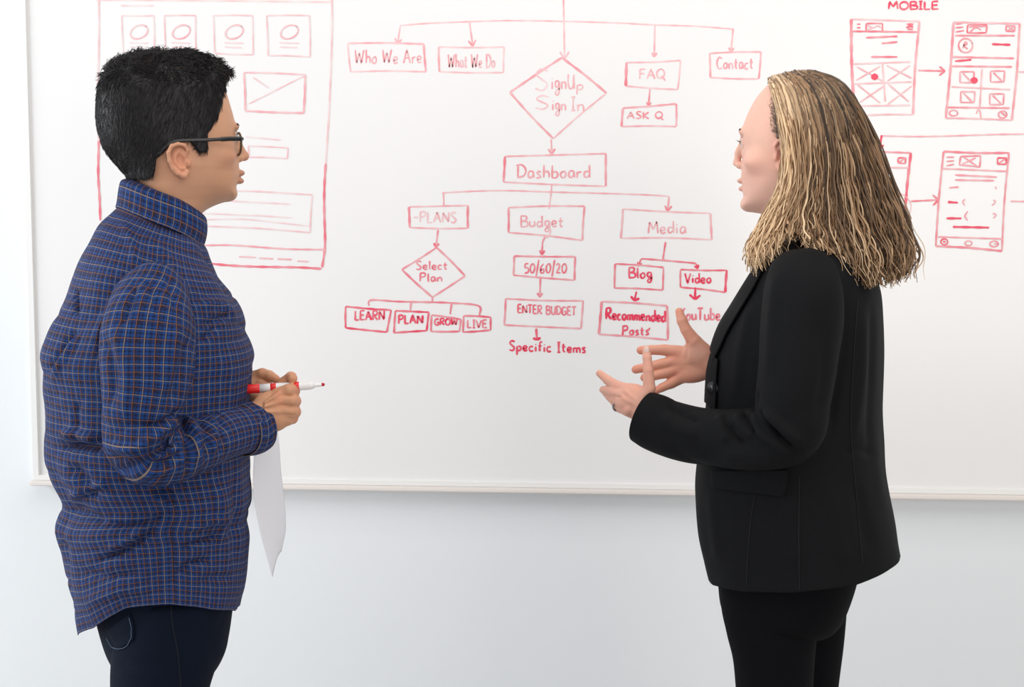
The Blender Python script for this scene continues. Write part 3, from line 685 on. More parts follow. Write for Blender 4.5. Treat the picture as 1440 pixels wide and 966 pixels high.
def surf_patch(name, bvh, left, right, m, parent, nu=14, nv=24, lift=.003, thick=.002):
    """a cloth piece between two traced edges, laid on the garment below it"""
    A, B = catmull(left, nv), catmull(right, nv); t = np.linspace(0, 1, nu)
    pts = (A[:, None]*(1-t[None, :, None])+B[:, None]*t[None, :, None]).reshape(-1, 2)
    G = on_surface(bvh, pts, lift).reshape(nv, nu, 3)
    return link(name, grid_mesh(name, G, closed=False, UV=(np.broadcast_to(np.linspace(0, .08, nu+1), (nv, nu+1)), np.broadcast_to(np.linspace(0, .15, nv)[:, None], (nv, nu)))), m, parent, solid=thick)
def leg_tube(fig, ctrl): return tube_grid(fig, ctrl, 90, 48)
def shoe(fig, px, off, ang, parent):
    """a plain low shoe standing on the floor"""
    c = fig.P(px, 1400, off); f = fig.face; fw = fig.r*f*math.cos(ang)+fig.v*math.sin(ang); la = np.cross([0, 0, 1], fw)
    rows = [(-.085, .034, .075), (-.06, .038, .085), (0, .037, .085), (.05, .043, .062), (.10, .047, .048), (.14, .042, .038), (.165, .028, .028)]
    C = catmull(rows, 26); th = np.linspace(0, 2*np.pi, 28, endpoint=False); G = []
    for x, w, hgt in C:
        z = np.clip(np.sin(th), -.3, 1); z = (z+.3)/1.3*hgt+.012
        G.append(np.array([c[0], c[1], 0])+fw*x+la[None]*(w*np.cos(th))[:, None]+np.array([0, 0, 1.])*z[:, None])
    o = link('shoe', grid_mesh('shoe', np.array(G), caps=True), M['shoe'], parent)
    Sg = []
    for t_ in (0.0, .013):
        ring = []
        for k in range(40):
            a = 2*math.pi*k/40; x = .04+.135*math.cos(a); w = .046*math.sin(a)*(1 if x > .02 else .85); ring.append(np.array([c[0], c[1], t_])+fw*x+la*w)
        Sg.append(ring)
    link('sole', grid_mesh('sole', np.array(Sg), caps=True), M['sole'], o)
    return o

# ================================================================ left person
f0 = FL.P(225, 1400, 0)
PL = thing('person', 'person with short dark curly hair, black glasses and blue plaid shirt, holding a red marker', 'person', (f0[0], f0[1], 0))
HL = Head(FL, 240, 190, 9)
polyL = [(318, 122), (326, 145), (331, 163), (334, 176), (335, 188), (336, 200), (337, 215), (337.5, 226), (338, 238), (338, 248), (334.5, 257), (333, 264), (334, 272), (330, 279), (318, 283), (299, 290), (284, 299), (275, 312), (270, 340), (268, 380), (192, 380), (188, 330), (188, 290), (186, 262), (178, 240), (162, 214), (150, 190), (145, 165), (151, 130), (169, 104), (200, 88), (240, 83), (280, 87), (304, 102)]
WfL = ([80, 130, 200, 235, 262, 282, 305, 380], [60, 64, 63, 61, 56, 50, 48, 50]); RfL = ([240, 275, 300], [72, 52, 44])
S = head_field(HL, polyL, WfL, RfL, (135, -78, 72), (360, 78, 384), 1.5)
# nose, lips, chin, brow, sockets
S.cone((333, 0, 186), (339.5, 0, 205), 4.2, 5.6, 7); S.cone((340, 0, 203), (347, 0, 215.5), 5.3, 6.0, 4); S.ell((346.5, 0, 217), (6.6, 7, 6), 5)
for s_ in (-1, 1):
    S.ell((338, s_*8.5, 220), (7, 5, 5.6), 3.5); S.ell((341.5, s_*4, 224.5), (2.6, 1.8, 1.8), 1, 'sub')
    S.ell((328, s_*19, 177), (7, 15, 5), 8); S.ell((331, s_*21, 192), (8, 12, 9), 8, 'sub')
    S.ell((306, s_*44, 218), (18, 12, 12), 14); S.ell((322, s_*19, 191), (11.2, 11, 10), 3)
S.ell((339.5, 0, 241), (7.5, 16, 4.8), 4.5); S.ell((338.5, 0, 252.5), (7.2, 14, 4.6), 3.5); S.cone((344.5, -12, 247.2), (344.5, 12, 247.2), 1.3, 1.3, 1.8, 'sub')
S.cone((337, -13, 247), (331, -21, 249), 1.2, 1.6, 2.5, 'sub'); S.cone((337, 13, 247), (331, 21, 249), 1.2, 1.6, 2.5, 'sub')
S.ell((322, 0, 271), (12, 16, 10), 6); S.ell((341, 0, 232), (3, 2.5, 6), 4, 'sub')
def ear(S, H, pts, anti, tragus, plate, lat, r=2.6):
    for sg in (-1, 1):
        tx = lambda x: float(H.side(x, lat))
        S.ell((tx(plate[0]), sg*(lat-2), plate[1]), (plate[2], 4.5, plate[3]), 3)
        S.ell((tx(plate[0])+H.fig.face*2.5, sg*(lat+3.5), plate[1]+1), (plate[2]*.55, 6, plate[3]*.52), 2, 'sub')
        S.chain([(tx(x), sg*(lat+dy), y, r*k) for x, y, dy, k in pts], 2)
        S.chain([(tx(x), sg*(lat+1), y, r*.8) for x, y in anti], 2)
        S.ell((tx(tragus[0]), sg*(lat), tragus[1]), (3.2, 4, 5), 2)
earL = [(257, 224, 0, .7), (262, 215, 2, .9), (257, 208, 4, 1), (248, 206.5, 5, 1.05), (239, 210, 6, 1.1), (234.5, 219, 6, 1.1), (236, 230, 5, 1.05), (241, 240, 4, 1), (248, 247, 3, 1.2), (256, 250, 1.5, 1.7), (261, 244, 0, 1.3)]
ear(S, HL, earL, [(250, 214), (244, 222), (245, 232), (251, 240), (257, 240)], (263, 233), (249, 229, 13, 21), 63)
Vh, Qh = S.mesh(); del S
Vh = relax(Vh, Qh, 1, .35); headW = HL.W(Vh)
def skin_col(V, base, marks, seed=3):
    c = np.tile(np.array(base), (len(V), 1)); n = noise3(V, .05, seed)*.5+noise3(V, .18, seed+1)*.3
    c = c*(1+.06*n[:, None])
    for cen, rad, col, amt in marks:
        q = (((V-np.array(cen))/np.array(rad))**2).sum(1); w = np.exp(-q)*amt; c = c*(1-w[:, None])+np.array(col)*w[:, None]
    return c
baseL = (.57, .30, .18)
eX = HL.side(250, 63)
mk = [((338, 0, 241.5), (9, 15, 4), (.42, .15, .11), .75), ((338, 0, 252.5), (9, 14, 4.2), (.48, .17, .12), .8)]
for s_ in (-1, 1):
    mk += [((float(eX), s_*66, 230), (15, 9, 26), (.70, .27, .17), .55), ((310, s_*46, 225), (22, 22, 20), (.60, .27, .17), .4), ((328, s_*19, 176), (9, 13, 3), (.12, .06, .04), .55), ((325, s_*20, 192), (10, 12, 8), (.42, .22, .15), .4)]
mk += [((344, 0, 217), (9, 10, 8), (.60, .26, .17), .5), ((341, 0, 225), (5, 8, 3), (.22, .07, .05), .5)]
headC = skin_col(Vh, baseL, mk)

# hands of the left person, field in photo pixels
rotz = lambda deg: [[math.cos(math.radians(deg)), -math.sin(math.radians(deg)), 0], [math.sin(math.radians(deg)), math.cos(math.radians(deg)), 0], [0, 0, 1]]
def near_hand_L(S):
    z = -78
    S.cone((340, 598, z+2), (362, 588, z), 18, 18, 4); S.ell((381, 579, z), (29, 29, 15), 9, rot=rotz(-32))
    S.cone((362, 586, z), (392, 590, z+2), 15, 11, 8); S.cone((364, 578, z+2), (390, 558, z+2), 11, 10, 7)
    S.chain([(391, 554, z-2, 9), (406, 549, z-6, 9.4), (413, 549, z+4, 9), (408, 552, z+22, 8), (394, 556, z+28, 7.5)], 3)
    S.chain([(390, 562, z-5, 10), (410, 563, z-8, 9.2), (414.5, 564, z+3, 9), (408, 566, z+20, 8), (394, 568, z+26, 7.5)], 3)
    S.chain([(390, 575, z-5, 10), (410, 579, z-6, 9), (414.5, 579, z+4, 8.8), (407, 580, z+18, 8), (393, 580, z+24, 7.5)], 3)
    S.chain([(386, 588, z, 9.6), (404, 590, z-1, 8.6), (411, 588, z+7, 8.2), (404, 588, z+18, 7.5), (392, 587, z+22, 7)], 3)
    S.chain([(376, 574, z+12, 11), (388, 556, z+22, 9.5), (400, 538, z+20, 8.6), (409, 530.5, z+12, 8), (411, 532, z+5, 7.4)], 5)
    for a, b in (((396, 556), (417, 556.5)), ((397, 569.5), (419, 571)), ((396, 583), (417, 584.5))): S.cone((*a, z-14), (*b, z-13), .8, 1.6, 2.4, 'sub')
    S.cone((372, 566, z-16.5), (392, 553, z-12), 1.2, 1.6, 5); S.cone((372, 572, z-17), (394, 565, z-14), 1.2, 1.6, 5); S.cone((372, 579, z-17), (392, 579, z-14), 1.0, 1.4, 5)
def far_hand_L(S):
    z = 2
    S.cone((325, 556, z+12), (350, 543, z+10), 15, 15, 5); S.ell((362, 542, z+6), (19, 20, 11), 8, rot=rotz(-25))
    S.chain([(358, 530, z+8, 9), (369, 526, z, 8.4), (379, 528, z-6, 7.2), (388, 533, z-8, 6)], 3)
    S.chain([(366, 540, z, 8.5), (380, 546, z-6, 7.6), (387, 560, z-6, 6.8), (386, 572, z-4, 6)], 2)
    S.chain([(364, 550, z, 8.5), (376, 560, z-4, 7.6), (380, 574, z-4, 6.6)], 2)
    S.chain([(360, 556, z+2, 8), (368, 568, z-2, 7), (371, 580, z-2, 6)], 2)
    S.chain([(352, 552, z-6, 10), (366, 560, z-16, 8.5), (377, 574, z-18, 7.4), (381, 584, z-14, 6.6)], 3)
v1, w1, q1 = hand_mesh(FL, near_hand_L, (310, 505, -125), (435, 625, -20)); v2, w2, q2 = hand_mesh(FL, far_hand_L, (300, 500, -50), (410, 605, 50))
hbase = (.60, .30, .17)
def hand_col(v, base, knuckles, amt=.45, red=(.66, .22, .13)):
    return skin_col(v, base, [(k, (7, 7, 7), red, amt) for k in knuckles], 9)
c1 = hand_col(v1, hbase, [(414, 549, -80), (416, 564, -80), (416, 579, -78), (411, 588, -74), (411, 531, -70), (392, 553, -92), (392, 566, -93)])
c2 = hand_col(v2, hbase, [(369, 522, 2), (388, 533, -8)])
core, cq = body_core(FL, [((226, 345, .02), (215, 480, 0), .055, .10), ((215, 480, 0), (215, 760, 0), .10, .12), ((215, 760, 0), (222, 810, 0), .11, .08), ((222, 420, -.05), (222, 432, -.12), .04, .04), ((222, 432, -.13), (200, 608, -.198), .04, .03), ((202, 620, -.198), (275, 624, -.155), .03, .026), ((275, 624, -.155), (350, 601, -.085), .026, .022),
    ((222, 410, .05), (222, 420, .12), .045, .04), ((222, 420, .13), (205, 600, .17), .045, .038), ((205, 600, .17), (330, 553, .015), .038, .022),
    ((232, 850, -.08), (220, 1150, -.09), .05, .035), ((220, 1150, -.09), (197, 1450, -.1), .035, .025), ((230, 850, .08), (234, 1170, .09), .05, .035), ((234, 1170, .09), (221, 1410, .1), .035, .025)])
body = link('body', join_meshes('body', [(headW, orient(headW, Qh), headC), (w1, q1, c1), (w2, q2, c2), (core, cq, np.tile(baseL, (len(core), 1)))]), M['skin'], PL)
eye_parts(HL, PL, 324.5, 191, 19, 9.6, 1)
headtree = BVHTree.FromPolygons([tuple(p) for p in HL.W(Vh)], [tuple(int(x) for x in r) for r in Qh])
def brow(H, tree, lats, z0, bend, parent, m, f, wid=3.2, n=110, col=(.03, .02, .015), length=5):
    P, R = [], []
    for sg in (-1, 1):
        for _ in range(n):
            l = rng.uniform(*lats); t = (l-lats[0])/(lats[1]-lats[0]); z = z0-bend*math.sin(t*2.2)+rng.normal()*wid*.4*(1-.5*t)
            o = H.W(np.array([H.cx+f*170, sg*l, z])); d = Vector(-(H.e1*f)); hit, nr, _, _ = tree.ray_cast(Vector(o), d)
            if hit is None: continue
            nr = np.array(nr); nr = nr if nr@(H.e1*f) > 0 else -nr; h = np.array(hit)
            g = H.e2*sg*.9+np.array([0, 0, .35*(1-t)]); g = g-nr*(g@nr); g /= np.linalg.norm(g); k = np.linspace(0, 1, 4)[:, None]
            P.append(h+nr*(.0003+.0007*k)+g*k*length*H.m); R.append(np.array([.00022, .00022, .00018, .00005]))
    me = strands(np.array(P), np.array(R), 3, np.tile(np.array(col), (len(P), 1)), 'eyebrow'); return link('eyebrow', me, m, parent)
brow(HL, headtree, (7, 30), 176, 3, PL, M['hair_dark'], 1, n=160)

# hair of the left person: a close cap with its hairline, then thousands of short locks on it
hairOut = [(323, 100), (318, 112), (317, 122), (326, 140), (332, 200), (340, 300), (320, 420), (186, 420), (181, 300), (178, 254), (165, 236), (148, 214), (140, 190), (137, 168), (139, 140), (147, 112), (162, 94), (182, 84), (205, 76), (235, 73), (268, 73), (298, 80), (314, 88)]
sx = lambda L, H=HL, lat=62: [(float(H.side(x, lat)), y) for x, y in L]
hairIn = [(346, 66), (346, 112), (325, 112), (317, 122), (310, 130)]+sx([(316, 137), (313, 150), (303, 173), (290, 189), (289, 217), (277, 217), (270, 207), (262, 200), (250, 200.5), (240, 206), (232, 214), (220, 226), (216, 250), (208, 254), (193, 254), (179, 252)])+[(150, 262), (120, 262), (120, 60), (300, 50)]
S = head_field(HL, hairOut, ([70, 130, 200, 235, 255], [62, 69.5, 67.5, 66, 64]), ([240, 275, 300], [73, 53, 45]), (128, -80, 62), (345, 80, 268), 1.6)
X, Z = np.meshgrid(S.ax[0], S.ax[2], indexing='ij'); d = poly_sd(X, Z, np.array(hairIn))[:, None, :]
S.F = np.maximum(S.F, d); a_ = S.F
gx, gy, gz = np.meshgrid(*S.ax, indexing='ij'); pts = np.stack([gx, gy, gz], -1)
top = smooth01((150-gz)/50.)
S.F = S.F+noise3(pts, .11, 5)*2.4*top+noise3(pts, .25, 6)*1.0*top+noise3(pts, .3, 8)*.4
Vc, Qc = S.mesh(); Vc = relax(Vc, Qc, 1, .3); capW = HL.W(Vc); Qc = orient(capW, Qc)
hv = noise3(Vc, .09, 3)[:, None]*.2+1
hairL = link('hair', mesh_np('hair', capW, Qc, col=np.tile([.0085, .0075, .009], (len(Vc), 1))*hv), M['hair_dark'], PL)
me = hairL.data; nn = np.zeros(len(Vc)*3, np.float32); me.vertices.foreach_get('normal', nn); nn = nn.reshape(-1, 3)
n_ = 15000; ii = rng.integers(0, len(Vc), n_); p0 = capW[ii]; nr = nn[ii]; loc = Vc[ii]
tw = smooth01((135-loc[:, 2])/35)[:, None]            # 1 on the curly top
swirl = np.stack([noise3(loc, .05, 21), noise3(loc, .05, 22), noise3(loc, .05, 23)], 1)
g = -np.array([0, 0, 1.])*(1-tw)+(-HL.e1)*.35*(1-tw)+HL.e1*tw*.5+swirl*(.35+1.2*tw)+rng.normal(size=(n_, 3))*.18
g -= nr*(g*nr).sum(1, keepdims=True); g /= np.linalg.norm(g, axis=1, keepdims=True); b_ = np.cross(nr, g)
K = 9; t = np.linspace(0, 1, K)[None, :, None]; Ls = (.008+.009*tw+rng.uniform(0, .004, (n_, 1)))[:, None, :]
curl = rng.uniform(.6, 1, (n_, 1, 1))*tw[:, None]*.0034; ph = rng.uniform(0, 6.28, (n_, 1, 1))
P = p0[:, None]+g[:, None]*t*Ls*(1-.25*tw[:, None])+nr[:, None]*((.0002+.0010*t*(1-tw[:, None]))+tw[:, None]*(.0045*t))+curl*(g[:, None]*np.cos(ph+t*9)+b_[:, None]*np.sin(ph+t*9))*t
Rr = np.broadcast_to((np.array([.00045, .0005, .0005, .0005, .00045, .0004, .00035, .00025, .0001]))[None], (n_, K))*(.6+.5*tw)
cc = np.tile([.011, .009, .010], (n_, 1))*rng.uniform(.5, 1.6, (n_, 1)); cc[rng.random(n_) < .06] = [.035, .022, .016]
link('hair_locks', strands(P, Rr, 3, cc, 'hair_locks'), M['hair_dark'], hairL)

# eyeglasses
gl = bpy.data.objects.new('eyeglasses', None); COL.objects.link(gl); gl.parent = PL; gl.matrix_parent_inverse = PL.matrix_world.inverted(); bpy.context.view_layer.update()
lx = 333.0
for sg in (-1, 1):
    th = np.linspace(0, 2*np.pi, 49)[:-1]; cen = np.array([lx, sg*26, 201.0])
    ring = np.stack([cen[0]+.08*(th*0), cen[1]+21*np.cos(th), cen[2]-.0+15.5*np.sin(th)], 1); ring[:, 0] += -np.abs(ring[:, 1]-0)*.05+1.4
    Wr = HL.W(ring); path_tube('lens_rim', Wr, .0019, M['rim'], gl, 8, closed=True)
    ctr = Wr.mean(0); mm = np.vstack([Wr, ctr-HL.e1*.0003]); n = len(Wr)
    bm = bmesh.new(); vs = [bm.verts.new(p) for p in Wr]; bm.faces.new(vs); o = bm_obj('lens', bm, M['glass'], gl)
    md = o.modifiers.new('solid', 'SOLIDIFY'); md.thickness = .0016; md.offset = 0
    hx = np.array([[lx, sg*48, 195], [lx-2, sg*55, 195.5], [lx-6, sg*60, 196]]); path_tube('hinge', HL.W(hx), .0032, M['black'], gl, 8, n=8)
    ear0 = float(HL.side(247, 65)); P = [(lx-3, sg*60, 196), (lx-20, sg*63.5, 196.8), (300, sg*66, 198), (275, sg*68, 200), (ear0+5, sg*68.5, 202), (ear0-6, sg*68, 205), (ear0-18, sg*66, 213), (ear0-24, sg*64, 222)]
    Pc = catmull(P, 50); G = []
    for i, p in enumerate(Pc):
        c = HL.W(p); hh = .0026 if i > 12 else .0034; a2 = np.linspace(0, 2*np.pi, 12, endpoint=False); T = HL.W(Pc[min(i+1, 49)])-HL.W(Pc[max(i-1, 0)]); T /= np.linalg.norm(T); n2 = np.cross(T, HL.e2); n2 /= np.linalg.norm(n2)
        G.append(c+HL.e2*(.0014*np.cos(a2))[:, None]+n2*(hh*np.sin(a2))[:, None])
    link('temple', grid_mesh('temple', np.array(G), caps=True), M['black'], gl)
br = HL.W(np.array([[lx+2, -7, 197], [lx+3.5, -3, 194.5], [lx+4, 0, 194], [lx+3.5, 3, 194.5], [lx+2, 7, 197]])); path_tube('bridge', br, .0019, M['rim'], gl, 8, n=14)

# shirt
shirt = bpy.data.objects.new('shirt', None); COL.objects.link(shirt); shirt.parent = PL; shirt.matrix_parent_inverse = PL.matrix_world.inverted(); bpy.context.view_layer.update()
rowsL = [(285, 338, 176, 280, .062), (300, 350, 158, 290, .085), (316, 364, 138, 297, .118), (341, 382, 122, 306, .15), (372, 402, 107, 317, .17), (419, 435, 91, 338, .18), (460, 465, 75, 349, .186), (501, 501, 62, 357, .19), (540, 540, 66, 354, .188), (594, 594, 68, 350, .184), (640, 640, 70, 352, .182), (662, 662, 78, 353, .182), (690, 690, 93, 353, .182), (704, 704, 93, 353, .182), (728, 728, 84, 352, .182), (752, 752, 92, 351, .182), (785, 785, 98, 348, .182), (822, 822, 104, 344, .18), (858, 858, 112, 338, .178)]
def hemL(th):  # 0 = front, pi = back
    a = np.mod(th, 2*np.pi); x = [0, .5, 1.1, 1.57, 2.1, 2.6, 3.14, 3.7, 4.2, 4.71, 5.2, 5.8, 6.284]
    return np.interp(a, x, [848, 848, 842, 836, 845, 870, 893, 884, 858, 851, 858, 860, 848])
G, UV, cen = torso_grid(FL, rowsL, math.radians(5), 220, 300, 2.25, 0, hemL)
N = grid_normals(G, True, cen[:, None])
foldsT = [([(189, 388), (168, 420), (150, 455), (143, 500)], 7, -9), ([(176, 400), (150, 440), (138, 480)], 6, 6), ([(105, 405), (106, 425), (106, 443)], 2.5, -9), ([(103, 464), (86, 492), (68, 523)], 4, -6), ([(108, 470), (92, 500), (76, 530)], 5, 5), ([(112, 560), (106, 590), (110, 625)], 6, -5),
  ([(84, 630), (110, 628), (145, 632)], 5, -12), ([(80, 612), (110, 612), (142, 618)], 7, 8), ([(92, 655), (110, 668), (125, 690), (140, 700)], 9, -9), ([(95, 700), (115, 692), (150, 680)], 6, 6), ([(98, 716), (120, 720), (150, 735)], 6, -5),
  ([(140, 788), (170, 775), (200, 757), (222, 735)], 5, -7), ([(148, 775), (180, 762), (205, 740)], 6, 5), ([(150, 735), (180, 740), (210, 734), (238, 720)], 5, -6), ([(252, 772), (280, 762), (312, 752)], 4, -6), ([(250, 812), (262, 798), (276, 792), (300, 788)], 5, -6), ([(255, 745), (290, 735), (320, 730)], 5, 5),
  ([(215, 700), (232, 706), (246, 716)], 4, 5), ([(216, 692), (235, 690), (250, 694)], 4, -5), ([(300, 680), (312, 720), (316, 770)], 8, 5), ([(325, 665), (334, 720), (332, 800)], 6, -5), ([(285, 455), (305, 450), (325, 440)], 5, -5), ([(282, 480), (296, 470), (310, 455)], 5, -5), ([(283, 430), (310, 425), (335, 450)], 6, 4),
  ([(240, 300), (262, 330), (285, 360)], 6, 3), ([(170, 310), (185, 340), (190, 375)], 6, 3), ([(200, 330), (230, 352), (255, 378)], 5, 2), ([(238, 690), (240, 770), (246, 845)], 2, -2.5), ([(110, 800), (150, 812), (200, 806)], 7, -4), ([(120, 845), (160, 835), (210, 830)], 7, 3), ([(280, 820), (300, 815), (330, 812)], 6, -3)]
D = fold_disp(G, N, foldsT)
Gp = G*np.array([1, 1, .55])
def crease(P, sc, seed, h): return -h*np.clip(1-np.abs(noise3(P, sc, seed))*2.6, 0, 1)**1.5
Gr = G@np.array([[.8, .1, -.45], [0, 1, 0], [.45, 0, .8]]); D *= 1.5; D += crease(Gr*np.array([.7, 1, 1.3]), 7, 61, .006)+crease(Gr*np.array([.6, 1, 1.6]), 13, 62, .003)
D += (noise3(Gp, 13, 1)*.0045+noise3(Gp*np.array([1, 1, 1.6]), 28, 2)*.0018)*smooth01((np.arange(220)/219-.03)*8)[:, None]
top_k = smooth01(np.arange(220)/12.)[:, None]
G = G+N*(D*top_k)[..., None]
torsoL = G
link('shirt_body', grid_mesh('shirt_body', G, UV=UV), M['plaid'], shirt, solid=.0012)
ctrlS = [(232, 388, -.095, 14, .012), (229, 394, -.128, 32, .022), (223, 409, -.155, 48, .044), (214, 436, -.172, 62, .064), (208, 480, -.186, 69, .072), (206, 535, -.195, 65, .070), (200, 590, -.2, 57, .066), (204, 630, -.198, 50, .064), (238, 634, -.185, 45, .060), (275, 623, -.155, 42, .056), (310, 612, -.12, 39, .050), (338, 605, -.098, 35, .044), (356, 602, -.084, 33, .040)]
G, UV, cen = tube_grid(FL, ctrlS, 200, 150, 2.15); N = grid_normals(G, True, cen[:, None])
foldsS = [([(144, 640), (175, 650), (215, 640), (250, 615)], 6, -7), ([(150, 625), (190, 630), (235, 600), (262, 580)], 6, 6), ([(160, 668), (200, 655), (240, 648), (262, 625)], 5, -7), ([(190, 600), (225, 597), (258, 575)], 5, -6), ([(245, 580), (262, 600), (268, 640), (262, 668)], 5, -8), ([(258, 582), (276, 610), (280, 650)], 5, 6), ([(272, 578), (292, 606), (293, 650)], 4, -6), ([(292, 578), (303, 600), (300, 640)], 5, 4),
  ([(305, 582), (316, 606), (312, 642)], 4, -4), ([(145, 470), (160, 520), (158, 570)], 7, -5), ([(160, 455), (180, 520), (175, 590)], 9, 4), ([(265, 470), (255, 520), (240, 570)], 8, -5), ([(250, 450), (240, 510), (225, 560)], 10, 4), ([(190, 395), (185, 430), (170, 460)], 5, -4), ([(205, 388), (215, 420), (222, 450)], 4, -2.5), ([(235, 386), (240, 415), (246, 440)], 4, -2.5), ([(180, 678), (215, 665), (245, 660)], 5, 4)]
D = fold_disp(G, N, foldsS); Gp = G*np.array([1, 1, .6]); D *= 1.5; D += crease(G@np.array([[.8, .1, -.45], [0, 1, 0], [.45, 0, .8]]), 12, 63, .004)+noise3(Gp, 15, 11)*.0032+noise3(Gp, 34, 12)*.0016
G = G+N*D[..., None]; sleeveL = G
link('sleeve', grid_mesh('sleeve', G, UV=UV), M['plaid'], shirt, solid=.0012)
cuffc = [(338, 605, -.098, 34, .044), (346, 603.5, -.091, 35, .043), (356, 602, -.084, 34.5, .0415), (366, 599, -.077, 31, .038), (368.5, 598.5, -.0755, 28, .034)]
G, UV, cen = tube_grid(FL, cuffc, 40, 110, 2.1); N = grid_normals(G, True, cen[:, None]); G = G+N*(noise3(G, 30, 5)*.001+.0015)[..., None]
G += fold_disp(G, N, [([(332, 575), (342, 605), (336, 640)], 2, -1.5)])[..., None]*N
UV = (UV[0], UV[1]+.3); link('cuff', grid_mesh('cuff', G, UV=UV), M['plaid'], shirt, solid=.0015)
ctrlF = [(232, 372, .105, 14, .03), (229, 385, .14, 36, .05), (222, 415, .165, 48, .066), (214, 470, .18, 54, .068), (208, 540, .185, 52, .066), (208, 590, .17, 46, .06), (235, 594, .14, 42, .056), (275, 580, .09, 38, .05), (310, 566, .045, 33, .044), (336, 554, .02, 28, .036)]
G, UV, cen = tube_grid(FL, ctrlF, 110, 80, 2.1); N = grid_normals(G, True, cen[:, None]); G = G+N*(noise3(G, 15, 31)*.003)[..., None]
link('sleeve', grid_mesh('sleeve', G, UV=UV), M['plaid'], shirt, solid=.0012)
# collar: stand and fall
rowsC = [(256, 303, 181, 280, .060), (257, 306, 177.5, 283.5, .0635), (259, 310, 174, 286.5, .067), (272, 324, 171.5, 287.5, .070), (284, 338, 170, 285, .074), (293, 347, 168, 281, .078)]
C = np.array(rowsC)
def collar_grid(rows, nu=120):
    C = catmull(rows, 22, uniform=False); f = 1; cx = (C[:, 2]+C[:, 3])/2; a = np.linalg.norm(FL.P(C[:, 3], C[:, 0])-FL.P(C[:, 2], C[:, 0]), axis=1)/2; b = C[:, 4]
    zb, zf = FL.P(cx, C[:, 0])[:, 2], FL.P(cx, C[:, 1])[:, 2]; cen = FL.P(cx, (C[:, 0]+C[:, 1])/2)
    psi = math.radians(5); fw = FL.r*math.cos(psi)+FL.v*math.sin(psi); la = FL.v*math.cos(psi)-FL.r*math.sin(psi)
    th = np.linspace(0, 2*np.pi, nu, endpoint=False); c, s = np.cos(th), np.sin(th)
    G = cen[:, None]+fw*(a[:, None]*c)[..., None]+la*(b[:, None]*s)[..., None]; G[..., 2] = ((zb+zf)/2)[:, None]+((zf-zb)/2)[:, None]*(c*.8+.2*np.abs(c)*c)
    U = np.broadcast_to(np.linspace(0, 2*np.pi, nu+1)*.066, (22, nu+1)); Vv = np.broadcast_to(np.linspace(0, .042, 22)[:, None], (22, nu))
    return G, (U, Vv), cen
G, UV, cen = collar_grid(rowsC); N = grid_normals(G, True, cen[:, None]); G = G+N*(noise3(G, 25, 7)*.0012+.002)[..., None]
link('collar', grid_mesh('collar', G, UV=UV), M['plaid'], shirt, solid=.003)
bvT = bvh_of((torsoL, True), (sleeveL, True))
link('placket', grid_mesh('placket', (lambda A: A)(np.stack([torsoL[12:214:2, k]+(FL.r*.0012) for k in (294, 296, 298, 0, 2, 4, 6)], 1)), closed=False, UV=(np.broadcast_to(np.linspace(0, .03, 8), (101, 8)), np.broadcast_to(np.linspace(0, .6, 101)[:, None], (101, 7)))), M['plaid'], shirt)
for (x, y) in ((279.5, 347),):
    bm = bmesh.new(); bmesh.ops.create_cone(bm, cap_ends=True, segments=20, radius1=.0048, radius2=.0045, depth=.0022); o = bm_obj('shirt_button', bm, M['wbutton'], None, True)
    c = FL.P(x, y, -.012); q = Vector((1, -.5, .3)).to_track_quat('Z', 'Y').to_matrix()
    for v in o.data.vertices: v.co = q @ v.co+Vector(c)
    link_parent(o, shirt); o.matrix_parent_inverse = shirt.matrix_world.inverted()
surf_line('side_seam', bvT, [(243, 690), (243, 770), (248, 848)], .0007, M['seam'], shirt)
surf_line('armhole_seam', bvT, [(190, 396), (200, 388), (225, 384), (245, 386), (262, 396), (274, 412), (280, 432)], .0006, M['seam'], shirt)
surf_line('yoke_seam', bvT, [(108, 372), (130, 376), (160, 382), (188, 394)], .0006, M['seam'], shirt)
surf_line('cuff_seam', bvT, [(330, 572), (336, 600), (332, 640)], .0005, M['seam'], shirt)

# jeans and shoes
jeans = bpy.data.objects.new('jeans', None); COL.objects.link(jeans); jeans.parent = PL; jeans.matrix_parent_inverse = PL.matrix_world.inverted(); bpy.context.view_layer.update()
rowsJ = [(730, 730, 110, 335, .155), (800, 800, 122, 332, .16), (850, 850, 132, 326, .163), (890, 880, 143, 321, .160), (915, 905, 153, 315, .150), (945, 935, 170, 300, .11), (955, 950, 190, 280, .06)]
G, UV, cen = torso_grid(FL, rowsJ, math.radians(5), 70, 120, 2.3); N = grid_normals(G, True, cen[:, None]); G = G+N*(noise3(G, 18, 3)*.002)[..., None]; hipL = G
link('seat', grid_mesh('seat', G, UV=UV), M['denim'], jeans, solid=.001)
legN = [(238, 838, -.078, 86, .085), (237, 880, -.082, 80, .088), (232, 920, -.086, 75, .088), (226, 966, -.09, 69, .085), (224, 1040, -.09, 62, .078), (222, 1130, -.09, 52, .066), (212, 1230, -.092, 48, .06), (200, 1330, -.095, 44, .055), (196, 1430, -.098, 40, .05), (196, 1520, -.1, 40, .05)]
G, UV, cen = leg_tube(FL, legN); N = grid_normals(G, True, cen[:, None]); D = fold_disp(G, N, [([(160, 925), (190, 935), (230, 930)], 5, -3), ([(165, 950), (200, 945)], 5, 2)])
G = G+N*(noise3(G, 14, 4)*.0025+D)[..., None]; legL = G; link('trouser_leg', grid_mesh('trouser_leg', G, UV=UV), M['denim'], jeans, solid=.001)
legF = [(232, 850, .078, 80, .085), (230, 900, .082, 72, .085), (228, 966, .09, 64, .082), (232, 1040, .09, 58, .075), (236, 1130, .09, 50, .066), (232, 1230, .092, 46, .06), (224, 1320, .095, 42, .055), (220, 1400, .098, 39, .05), (220, 1465, .1, 38, .048)]
